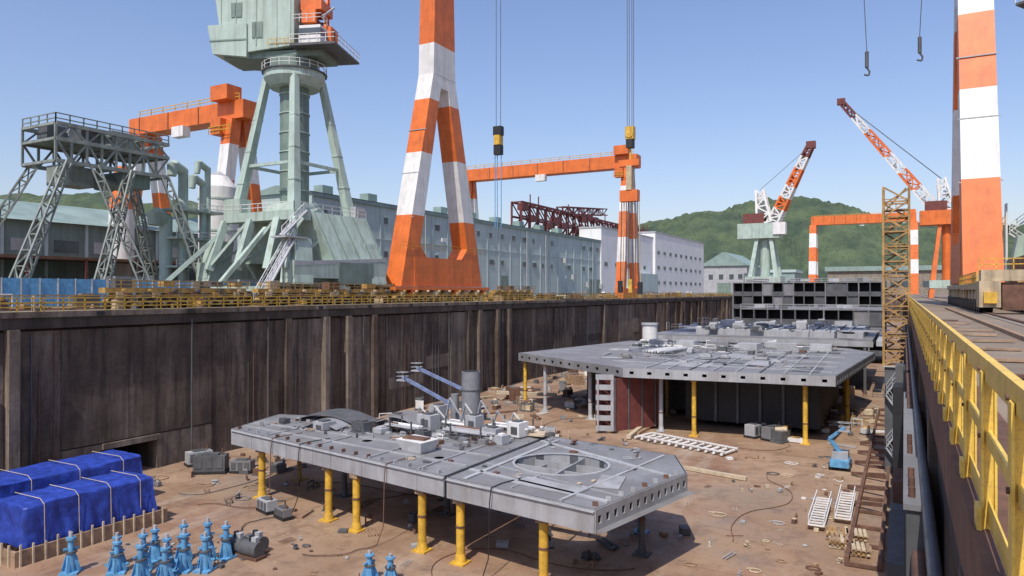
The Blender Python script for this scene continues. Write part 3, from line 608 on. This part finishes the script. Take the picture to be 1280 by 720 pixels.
def boom_lift(x,y,a,b,c=BLU,s=1.):
    o=M('boom_lift')
    o.box((x,y,ZF+.75*s),(1.9*s,3.2*s,.7*s),c)
    for sx in(-1,1):
        for sy in(-1,1): o.cyl((x+sx*.75*s,y+sy*1.1*s,ZF+.42*s),(x+sx*1.1*s,y+sy*1.1*s,ZF+.42*s),.42*s,BLK,n=14)
    o.box((x,y+.5*s,ZF+1.5*s),(1.6*s,2.2*s,.8*s),GREYL)
    p0=V(x,y,ZF+1.7*s); o.beam(p0,a,.4*s,.45*s,c); o.beam(a,b,.3*s,.35*s,c)
    b=Vector(b); o.box(b+V(0,0,-.3),(1.3*s,.8*s,.12),GREYL)
    o.rail([b+V(-.6*s,-.4*s,-.3),b+V(.6*s,-.4*s,-.3),b+V(.6*s,.4*s,-.3),b+V(-.6*s,.4*s,-.3),b+V(-.6*s,-.4*s,-.3)],.9*s,GREYL,.7*s,.05)
    o.done()
LB=mat('faded_blue_paint',(.20,.25,.40),.55,.3,2.,.3)
boom_lift(-34,57,(-37.4,56.6,-8.9),(-42.5,56,-6.6),LB,.85)
boom_lift(-36,60.5,(-36.6,60,-8.5),(-43,59.,-6.),LB,.85)
boom_lift(-5.3,74.4,(-6.2,74,-12.2),(-4.9,73.6,-11.0),BLU,.85)
# ------------------------------------------------------------------ far hull blocks
far=M('hull_block')
ZB2,ZT2=-8.4,-7.3
PF=[(-49.5,93),(-29,80.5),(-6.4,83.2),(-3.8,118),(-8,126),(-44,126)]
plate_hole(far,PF,[circ(-30,95,.7,12),circ(-16,90,.6,12),circ(-12,104,.9,12)],ZT2,GREY); plate_hole(far,PF,[],ZB2,GREY)
side_open(far,PF[0],PF[1],ZB2,ZT2,GREY,12,.36,.34,.34); side_open(far,PF[1],PF[2],ZB2,ZT2,GREYE,11,.38,.36,.34); side_open(far,PF[2],PF[3],ZB2,ZT2,GREY,20)
for i in(3,4,5): side_plain(far,PF[i],PF[(i+1)%6],ZB2,ZT2,GREY)
for t in range(1,9):
    a=V(*PF[1],0).lerp(V(*PF[2],0),t/9); far.beam((a.x,a.y+.3,ZT2+.06),(a.x-1,a.y+38,ZT2+.06),.2,.12,GREYE if t%3 else GREYD)
for y in(88,94,100,108,116): far.beam((-33,y,ZT2+.05),(-7,y-1,ZT2+.05),.22,.1,GREYE)
for i in range(16): far.box((R.uniform(-32,-9),R.uniform(86,122),ZT2+.03+i*.002),(R.uniform(2,5),R.uniform(2,6),.05),R.choice([GREYE,GREYD,GREY]),0)
for (x,y) in((-50.+1.4,93.3),(-44,90.5),(-9.5,84.4),(-21.3,83),(-7.5,113),(-6.3,100),(-9.4,116),(-36,87.5),(-25.5,84)): post(far,x,y,ZB2,YEL if x>-10 or x<-47 or x==-21.3 else GREYL,.26)
for i in range(24): post(far,R.uniform(-42,-10),R.uniform(92,122),ZB2,R.choice([YEL2,GREYD,GREYD]),.22)
far.bb(-24,-8.6,89.5,118,ZF+.8,ZB2-.5,BLK); far.bb(-40,-24.2,96,120,ZF+.8,ZB2-.4,BLK)  # added black masses, not hull parts: make the space under the deck read dark
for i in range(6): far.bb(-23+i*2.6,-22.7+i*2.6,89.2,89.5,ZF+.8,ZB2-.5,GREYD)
for i in range(9): far.bb(-39+i*3.6,-38.2+i*3.6,97,98,ZF,ZF+.8,CONC)
far.done()
o=M('bulkhead_panel')
A=V(-31.9,79.2,0); B=V(-29.9,79.9,0); C=V(-26.2,86.,0); D=V(-28.2,85.3,0)
for sgn in(0,1):
    p=A.lerp(B,sgn*.82+.09); o.beam((p.x,p.y,ZF+.3),(p.x,p.y,ZF+6.9),.36,.12,GREYE)
for k in range(6): o.beam((A.x,A.y,ZF+.6+k*1.2),(B.x,B.y,ZF+.6+k*1.2),.13,.62,GREYE)
for q0,q1 in((B,C),(A,D)):
    o.hexa([(q0.x,q0.y,ZF+.3),(q0.x+.15,q0.y,ZF+.3),(q1.x+.15,q1.y,ZF+.3),(q1.x,q1.y,ZF+.3)],[(q0.x,q0.y,ZF+6.5),(q0.x+.15,q0.y,ZF+6.5),(q1.x+.15,q1.y,ZF+6.5),(q1.x,q1.y,ZF+6.5)],RED)
for k in range(4):
    p=B.lerp(C,k/3.5); o.beam((p.x+.2,p.y,ZF+.3),(p.x+.2,p.y,ZF+6.5),.12,.3,GREYD)
o.bb(-31,-27,80.4,84.6,ZF,ZF+.28,WOOD); o.done()
clutter('deck_clutter',110,(-38,-8),(88,124),ZT2,[GREYL,GREYE,GREYD,GREY,GREYE,RUST],.3,2.,'bppshfm',.45,.0)
clutter('deck_clutter',60,(-40,-18),(104,125),ZT2,[GREYL,GREYE,WHT,GREY,GREYD],.8,2.4,'bmppsf',.7,.0)
o=M('deck_outfitting')
o.cyl((-39,122,ZT2),(-39,122,ZT2+3.2),1.3,WHT,n=18); o.cyl((-39,122,ZT2+3.2),(-39,122,ZT2+3.5),1.5,GREYL,n=18)
for i in range(6): o.box((-36+i*5,118+R.uniform(-3,3),ZT2+.5),(3,2.4,1.),R.choice([GREYL,GREY,GREYE]),R.uniform(-.2,.2))
for i in range(8): o.cyl((-33+i*.45,100,ZT2+.4),(-32+i*.45,108,ZT2+.4),.16,R.choice([GREYL,GREYE,WHT]),n=8)
o.done()
b2=M('hull_block')
b2.bb(-42,-4.5,130,168,-7.4,-6.2,GREY); b2.bb(-34,-6,134,160,-6.2,-5.2,GREYE); b2.bb(-40,-4.4,129.9,130,-7.3,-6.4,GREYE)
for i in range(9): b2.bb(-41+i*4.4,-40.6+i*4.4,130,131,ZF,-7.4,YEL2 if i%2 else GREYD)
b2.bb(-41,-6,140,141,ZF,-7.4,GREYD)
for i in range(14): b2.bb(-33+i*1.9,-32.8+i*1.9,134.5,159,-5.2,-4.9,GREYL if i%2 else GREYD)
b2.bb(-3.9,-2.7,128,150,-7,-6.2,GREYL)
b2.done()
clutter('deck_clutter',110,(-40,-6),(131,166),-5.3,[GREYL,WHT,GREYD,GREY,GREYL,GREYE],.8,3.0,'bmppsf',.7,0.)
def cellblock(x0,x1,y0,y1,z0,z1,nx,nz):
    o=M('hull_block')
    for j in range(nz+1):
        z=z0+(z1-z0)*j/nz; o.bb(x0,x1,y0,y1,z-.12,z+.12,GREYD if j<nz else GREY)
    for i in range(nx+1):
        x=x0+(x1-x0)*i/nx
        for j in range(nz): o.bb(x-.15,x+.15,y0+.02,y1,z0+(z1-z0)*j/nz+.12,z0+(z1-z0)*(j+1)/nz-.12,GREY if i%3==0 else GREYD)
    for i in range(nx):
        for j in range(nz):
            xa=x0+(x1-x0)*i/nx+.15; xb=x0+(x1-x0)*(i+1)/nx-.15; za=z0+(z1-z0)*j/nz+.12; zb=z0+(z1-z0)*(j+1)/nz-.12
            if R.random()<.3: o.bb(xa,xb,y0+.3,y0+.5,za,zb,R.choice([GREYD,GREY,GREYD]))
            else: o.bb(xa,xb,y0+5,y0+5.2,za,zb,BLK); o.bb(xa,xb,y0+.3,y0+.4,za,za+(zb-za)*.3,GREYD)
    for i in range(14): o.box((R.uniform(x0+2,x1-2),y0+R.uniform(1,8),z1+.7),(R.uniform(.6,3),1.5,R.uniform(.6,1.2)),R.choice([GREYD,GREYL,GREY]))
    o.rail([(x0,y0+.2,z1),(x1,y0+.2,z1)],1.2,GREYL,3,.1)
    o.done()
cellblock(-46,-5.5,226,262,-15,4.4,14,5)
cellblock(-36,-4,186,205,-13,-2.6,10,3)
# scaffold tower standing on a dark steel stair house beside the wall
o=M('scaffold_tower')
TZ=-5.2
o.bb(-1.6,.3,74.8,77.2,ZF,TZ-.1,GREYD); o.bb(-1.75,.32,74.6,77.4,TZ-.1,TZ,GREYL)
for k in range(4):
    z=ZF+k*2.4; o.beam((-1.5 if k%2 else .1,74.5,z),(.1 if k%2 else -1.5,74.5,z+2.4),.5,.14,GREYL); o.rail([(-1.5 if k%2 else .1,74.25,z),(.1 if k%2 else -1.5,74.25,z+2.4)],.9,GREYL,.8,.05)
o.lattice((-.62,76,TZ),(-.62,76,11.3),2.1,2.1,12,.2,SCAF)
for k in range(8): o.bb(-1.6,.35,75.1,76.9,TZ+k*2.05,TZ+.1+k*2.05,R.choice([WOOD,SCAF])); o.bb(-1.72,-1.64,R.uniform(75,76),76.8,TZ+.1+k*2.05,TZ+1+k*2.05,SCAF); o.beam((-1.4,75.2,TZ+.1+k*2.05),(.2,75.2,TZ+2.+k*2.05),.3,.12,SCAF); o.rail([(-1.65,74.9,TZ+k*2.05),(.4,74.9,TZ+k*2.05)],1.,SCAF,.7,.07)
o.done()
# ------------------------------------------------------------------ tarps
def tarp(x0,x1,y0,y1,z0,z1,seed):
    nx,ny,nz=24,52,16; vs=[]; fs=[]; idx={}
    def pt(u,v,w):
        k=(round(u*nx),round(v*ny),round(w*nz))
        if k in idx: return idx[k]
        x=x0+(x1-x0)*u; y=y0+(y1-y0)*v; z=z0+(z1-z0)*w
        n=noise.noise(Vector((x*.7+seed,y*.4,z*.6)))*.10+noise.noise(Vector((x*3.1,y*2.6+seed,z*.8)))*.06
        if w==1: z+=n*.8-.12*(abs(u-.5)*2)**8-.1*(abs(v-.5)*2)**12-.09*abs(math.sin(v*math.pi*5))*(1-abs(u-.5))
        fl=(1-w)*.18; cr=.06*math.sin(y*5.3+seed+z*.6)+.04*math.sin(y*9.1+z*2)
        x+=(u-.5)*2*(fl if u in(0,1) else 0)+(n if u in(0,1) else 0)+(cr*(1.15-w) if u in(0,1) else 0)
        y+=(v-.5)*2*(fl if v in(0,1) else 0)+(n if v in(0,1) else 0)
        idx[k]=len(vs); vs.append((x,y,z)); return idx[k]
    for i in range(nx):
        for j in range(ny): fs.append((pt(i/nx,j/ny,1),pt((i+1)/nx,j/ny,1),pt((i+1)/nx,(j+1)/ny,1),pt(i/nx,(j+1)/ny,1)))
    for k in range(nz):
        for i in range(nx):
            for v in(0,1): fs.append((pt(i/nx,v,k/nz),pt((i+1)/nx,v,k/nz),pt((i+1)/nx,v,(k+1)/nz),pt(i/nx,v,(k+1)/nz)))
        for j in range(ny):
            for u in(0,1): fs.append((pt(u,j/ny,k/nz),pt(u,(j+1)/ny,k/nz),pt(u,(j+1)/ny,(k+1)/nz),pt(u,j/ny,(k+1)/nz)))
    o=M('tarpaulin_covered_cargo'); o.add(vs,fs,TARP,True)
    o.bb(x0+.3,x1-.3,y0+.3,y1-.3,ZF,z0+.6,WOOD)
    for k in range(4):
        yy=y0+(y1-y0)*(k+.5)/4; o.tube([(x1+.25,yy,z0),(x1+.16,yy,z1-.2),(x1-.3,yy,z1+.1),(x0+.3,yy,z1+.1)],.025,WOODL,4)
    return o
o=tarp(-51.0,-47.5,24.6,33.2,ZF+.9,ZF+3.5,3.)
o.bb(-47.05,-46.9,23.9,33.8,ZF,ZF+.95,WOOD); o.bb(-51.6,-46.9,23.75,23.9,ZF,ZF+.95,WOOD); o.bb(-51.6,-46.9,33.8,33.95,ZF,ZF+.95,WOOD)
for k in range(14): o.bb(-46.9,-46.8,24+k*.73,24.1+k*.73,ZF,ZF+1.1+R.uniform(0,.3),WOODL)
for k in range(6): o.bb(-51.5+k*.8,-51.4+k*.8,23.65,23.75,ZF,ZF+1.3,WOODL)
o.done()
tarp(-57.6,-53.4,23,36.4,ZF+.3,ZF+3.7,9.).done()
o=M('jack_stand')
for (x,y,h) in((-43.3,25,2.4),(-40.9,26.3,2.1),(-39.8,27.2,2.5),(-38.6,27.9,2.2),(-37.7,28.4,2.5),(-36.6,29,2.3),(-39.2,29.5,2.5),(-38.,30.3,2.6),(-37.2,31,2.3),(-40.7,28.6,2.2),(-27.1,32.6,1.7),(-25.9,33.,1.6),(-42,27,2.),(-38.7,26.3,2.3),(-37.5,27.0,2.1)):
    rz=R.uniform(0,1.5)
    o.box((x,y,ZF+.06),(1.0,1.0,.12),BLU,rz); o.cyl((x,y,ZF+.12),(x,y,ZF+h*.5),.27,BLU,.25,12); o.cyl((x,y,ZF+h*.5),(x,y,ZF+h*.82),.17,BLU,n=10)
    o.cyl((x,y,ZF+h*.5),(x,y,ZF+h*.54),.33,GREYD,n=12); o.cyl((x,y,ZF+h*.82),(x,y,ZF+h*.88),.27,BLU,n=10); o.cyl((x,y,ZF+h*.88),(x,y,ZF+h),.1,GREYL,n=8); o.box((x,y,ZF+h*.6),(.8,.1,.12),BLU,rz+.5)
    for k in range(4):
        a=rz+k*math.pi/2; o.beam((x+.45*math.cos(a),y+.45*math.sin(a),ZF+.15),(x+.22*math.cos(a),y+.22*math.sin(a),ZF+h*.42),.04,.2,BLU)
o.done()
def generator(x,y,rz,s=1.,m=GREYL):
    o=M('generator')
    o.box((x,y,ZF+.15),(3*s,1.6*s,.2),BLK,rz); o.box((x,y,ZF+.95*s),(2.8*s,1.4*s,1.4*s),m,rz); o.box((x,y,ZF+1.72*s),(1.5*s,.9*s,.14*s),GREYD,rz)
    ca,sa=math.cos(rz),math.sin(rz)
    for t in(-.9,0,.9): o.box((x+ca*t*s+sa*.72*s,y+sa*t*s-ca*.72*s,ZF+1.*s),(.6*s,.06,.9*s),GREYD,rz)
    o.cyl((x+ca*s,y+sa*s,ZF+1.7*s),(x+ca*s,y+sa*s,ZF+2.2*s),.08,RUST,n=6); o.done()
generator(-56,45,.6,1.,GREYD); generator(-53.5,46.4,.4,.7,GREY); generator(-15,86,1.2,.9,GREYL); generator(-12.9,85.2,1.,.9,GREY); generator(-42.3,39,-.3,.6,GREYL); generator(-40,38.4,-.3,.5,GREY); generator(-59.6,46.5,1.2,.8,GREYL)
o=M('air_compressor')
for (x,y) in((-37.3,31.9),(-36.4,32.6),(-35.8,31.8)):
    o.cyl((x-.7,y,ZF+.6),(x+.7,y,ZF+.6),.5,GREYD,n=14); o.bb(x-.8,x+.8,y-.4,y+.4,ZF,ZF+.2,RUST); o.cyl((x,y,ZF+1.),(x,y,ZF+1.4),.18,BLK,n=8); o.box((x+.3,y,ZF+1.2),(.4,.3,.3),GREYL)
o.done()
o=M('white_pipe_bundle')
for k in range(13):
    t=k/12; x=-26.6+10.4*t; y=77.8-4*t; o.cyl((x,y,ZF+.25),(x+.9,y+3.2,ZF+.25),.15,WHT,n=8)
for s_ in(.1,.9): o.beam((-26.4+s_,77.6+3*s_,ZF+.5),(-16+s_,73.6+3*s_,ZF+.5),.18,.12,WHT)
o.done()
o=M('timber_beam'); o.beam((-18.1,66.9,ZF+.2),(-12.2,65.5,ZF+.2),.4,.3,WOODL); o.done()
o=M('timber_beam'); o.beam((-28.9,93,ZF+.3),(-27.2,77.3,ZF+.3),.5,.4,WOODL); o.done()
o=M('timber_beam'); o.beam((-55,96,ZF+1.2),(-47.5,101.8,ZF+.6),.7,.5,WOODL); o.done()
def rack(x,y,n,l=2.9):
    o=M('access_ladder')
    for s_ in(-.5,.5): o.beam((x+s_,y-l,ZF+.4),(x+s_,y+l,ZF+.8),.1,.16,WHT); o.beam((x+s_,y-l,ZF+1.),(x+s_,y+l,ZF+1.4),.06,.06,WHT)
    for k in range(n):
        t=-l+2*l*k/(n-1); z=ZF+.6+t*.07; o.beam((x-.5,y+t,z),(x+.5,y+t,z),.22,.06,WHT)
        if k%3==0:
            for s_ in(-.5,.5): o.beam((x+s_,y+t,z),(x+s_,y+t,z+.6),.05,.05,WHT)
    for t in(-l+.4,l-.4): o.box((x,y+t,ZF+.18),(1.3,.3,.3),WOOD)
    o.done()
rack(-5.4,57,12); rack(-3.9,59.5,11)
o=M('timber_pallet')
for px,py in((-3.9,53.2),(-2.9,53.5),(-3.6,51.6),(-2.6,50.6)):
    for l in range(4):
        for k in range(5): o.box((px+(k-2)*.28 if l%2 else px,py if l%2 else py+(k-2)*.28,ZF+.1+l*.14),(.2,1.5,.1) if l%2 else (1.5,.2,.1),R.choice([WOOD,WOODL,SCAF]),.1)
o.done()
o=M('rusty_steel_channel')
for X in(-3.1,-1.3): o.bb(X-.12,X+.12,48,112,ZF+.25,ZF+.6,RUST)
for k in range(16): o.bb(-3.2,-1.2,48+k*4,48.2+k*4,ZF+.05,ZF+.25,RUST)
o.bb(-.9,.3,45,58,ZF,ZF+1.6,GREYD); o.bb(-.8,.3,62,73,ZF,ZF+2.2,RUST); o.bb(-1.1,.3,84,100,ZF,ZF+3,GREYD)
for k in range(6): o.beam((-4.2,62+k*5,ZF+.2),(-1.5,60.5+k*5,ZF+.7),.2,.3,RUST)
o.done()
o=M('dock_wall_fender')
for (y0,y1,z0,z1,m) in((12.5,16,-5.4,-1.7,GREYD),(17,24,-6.5,-1.9,BLK),(9.5,12,-7.2,-3.6,BLK),(25,31,-7,-2.5,GREYD),(33,37,-9,-3,BLK)):
    o.bb(0.02,XR-.13,y0,y1,z0,z1,m); o.bb(-.02,XR-.13,y0-.05,y1+.05,z1,z1+.09,GREY); o.bb(.0,.02,y0+.3,y1-.3,z0+.4,z1-.4,GREYD)
    for k in range(3): o.cyl((.1,y0+.4+k*.7,z1+.09),(.1,y0+.4+k*.7,z1+.25),.05,RUST,n=6)
for y in(40,42,45,48,52,57,60):
    o.cyl((.1,y,-14),(.1,y,-R.uniform(2.2,3.5)),.14,R.choice([GREYD,BLK,GREYL,RUST]),n=8); o.bb(-.5,.3,y,y+1.4,-7,-R.uniform(3,4.6),R.choice([BLK,GREYD]))
for k in range(9):
    if not 73<64+k*3.4+1<79: o.bb(-.3-.05*R.random(),.3,64+k*3.4,66+k*3.4,-12,-R.uniform(3,6),R.choice([BLK,GREYD,RUST,GREYL]))
o.cyl((.2,8,-2.4),(.2,70,-2.4),.12,RUST,n=8); o.cyl((.3,8,-1.6),(.3,90,-1.6),.08,GREYD,n=8)
o.done()
o=M('air_hose')
for i in range(12):
    x=R.uniform(-50,-6); y=R.uniform(40,84); a=R.uniform(0,6.28); da=0; pr=V(x,y,ZF+.04); m=R.choice([GREYD,RUST,GREYD])
    for j in range(44):
        da=da*.8+R.uniform(-.12,.12); a+=da; q_=pr+V(math.cos(a)*.5,math.sin(a)*.5,0)
        if not(-60<q_.x<-4): a+=3.1; continue
        o.cyl(pr,q_,.03,m,n=5); pr=q_
o.done()
FL=[WOOD,WOODL,RUST,GREYL,GREYD,CREAM,RUST,GREY,WHT]
clutter('floor_scrap',110,(-60,-5),(52,82),ZF,[WOOD,WOODL,GREYL,GREYD,RUST,WHT,GREYD],.2,.8,'bpmhs')
clutter('floor_scrap',170,(-59,-33),(58,110),ZF,FL,.4,1.9,'bpcfpsm')
clutter('floor_scrap',90,(-60.5,-50),(60,200),ZF,FL+[GREYD],.8,3.0,'bpmfs')
clutter('floor_scrap',50,(-46,-26),(28,36),ZF,[WOOD,GREYL,GREYD,RUST,GREYD],.1,.35,'bphs')
clutter('floor_scrap',60,(-12,-3),(84,130),ZF,[WHT,GREYL,GREYD,YEL2,WOODL,RUST],.8,2.2,'bpmf')
clutter('floor_scrap',60,(-48,-12),(38,52),ZF,[WOOD,GREYL,GREYD,GREYD,RUST],.3,1.,'bpfms')
clutter('floor_scrap',46,(-59,-46),(37,54),ZF,[WOOD,GREYL,GREYD,RUST,GREY,WOOD],.3,1.1,'bpmfhs')
clutter('floor_scrap',40,(-12,-3.3),(42,72),ZF,[WOOD,GREYL,RUST,WHT,WOODL],.12,.5,'bphs')
# ------------------------------------------------------------------ hills
def ridge(name,pts,halfw,seed,res=9.):
    vs=[];fs=[]; P=[Vector(p) for p in pts]; path=[]
    for a,b in zip(P[:-1],P[1:]):
        n=max(1,int((b-a).length/res))
        for i in range(n): path.append(a.lerp(b,i/n))
    path.append(P[-1])
    for _ in range(14): path=[path[0]]+[(path[i-1]+path[i]*2+path[i+1])/4 for i in range(1,len(path)-1)]+[path[-1]]
    m=int(2*halfw/res)
    for i,p in enumerate(path):
        q_=path[min(i+1,len(path)-1)]; q0=path[max(i-1,0)]; d=(q_-q0); d.z=0; d.normalize(); nn=V(-d.y,d.x,0)
        for j in range(m+1):
            t=j/m*2-1; h=p.z*(.5+.5*math.cos(math.pi*t)); x=p.x+nn.x*t*halfw; y=p.y+nn.y*t*halfw
            e=noise.fractal(Vector((x*.004+seed,y*.004,0)),.9,2.,4)*p.z*.22*(1-abs(t))
            tr=abs(noise.noise(Vector((x*.06,y*.06,seed))))*11+noise.noise(Vector((x*.17,y*.17,seed)))*7
            vs.append((x,y,h+e+(tr if h>3 else 0)-1))
    for i in range(len(path)-1):
        for j in range(m):
            a=i*(m+1)+j; fs.append((a,a+1,a+m+2,a+m+1))
    o=M(name); o.add(vs,fs,PLANT,False); return o.done()
ridge('forested_hill',[(-760,1330,60),(-560,1400,120),(-400,1480,150),(-290,1560,178),(-200,1600,195),(-120,1650,178),(-20,1690,150),(90,1740,135),(300,1800,120),(520,1820,60)],420,3.,8.)
ridge('forested_hill',[(-1500,300,110),(-1300,640,150),(-1000,820,140),(-760,950,140),(-640,1060,105),(-560,1180,60)],300,8.,14.)
# ------------------------------------------------------------------ sky + sun
EL=math.radians(55)
sd=Vector((.12,-1,0)).normalized()*math.cos(EL)+V(0,0,math.sin(EL))
wd=bpy.data.worlds.new('World'); bpy.context.scene.world=wd; wd.use_nodes=True
nt=wd.node_tree; bg=nt.nodes['Background']; st=nt.nodes.new('ShaderNodeTexSky'); st.sky_type='NISHITA'; st.sun_disc=False
st.sun_elevation=EL; st.sun_rotation=math.atan2(sd.x,sd.y); st.altitude=0; st.air_density=1.35; st.dust_density=1.2; st.ozone_density=5.
tint=nt.nodes.new('ShaderNodeMixRGB'); tint.blend_type='MULTIPLY'; tint.inputs[0].default_value=1.; tint.inputs[2].default_value=(1.08,.97,1.06,1)
nt.links.new(st.outputs[0],tint.inputs[1]); nt.links.new(tint.outputs[0],bg.inputs[0]); bg.inputs[1].default_value=.15
sl=bpy.data.lights.new('sun','SUN'); sl.energy=4.1; sl.angle=math.radians(.5); sl.color=(1,.94,.85)
so=bpy.data.objects.new('sun',sl); bpy.context.collection.objects.link(so); so.rotation_euler=(-sd).to_track_quat('-Z','Y').to_euler(); so.location=(0,0,200)
# ------------------------------------------------------------------ camera
cam=bpy.data.cameras.new('camera'); co=bpy.data.objects.new('camera',cam); bpy.context.collection.objects.link(co)
cam.sensor_width=36; cam.lens=36*900/1280; cam.clip_start=.1; cam.clip_end=12000
co.location=(0,0,1.6); co.rotation_euler=(math.radians(90.32),0,math.atan(490/900))
sc=bpy.context.scene; sc.camera=co
sc.view_settings.view_transform='Standard'; sc.view_settings.look='None'; sc.view_settings.exposure=0
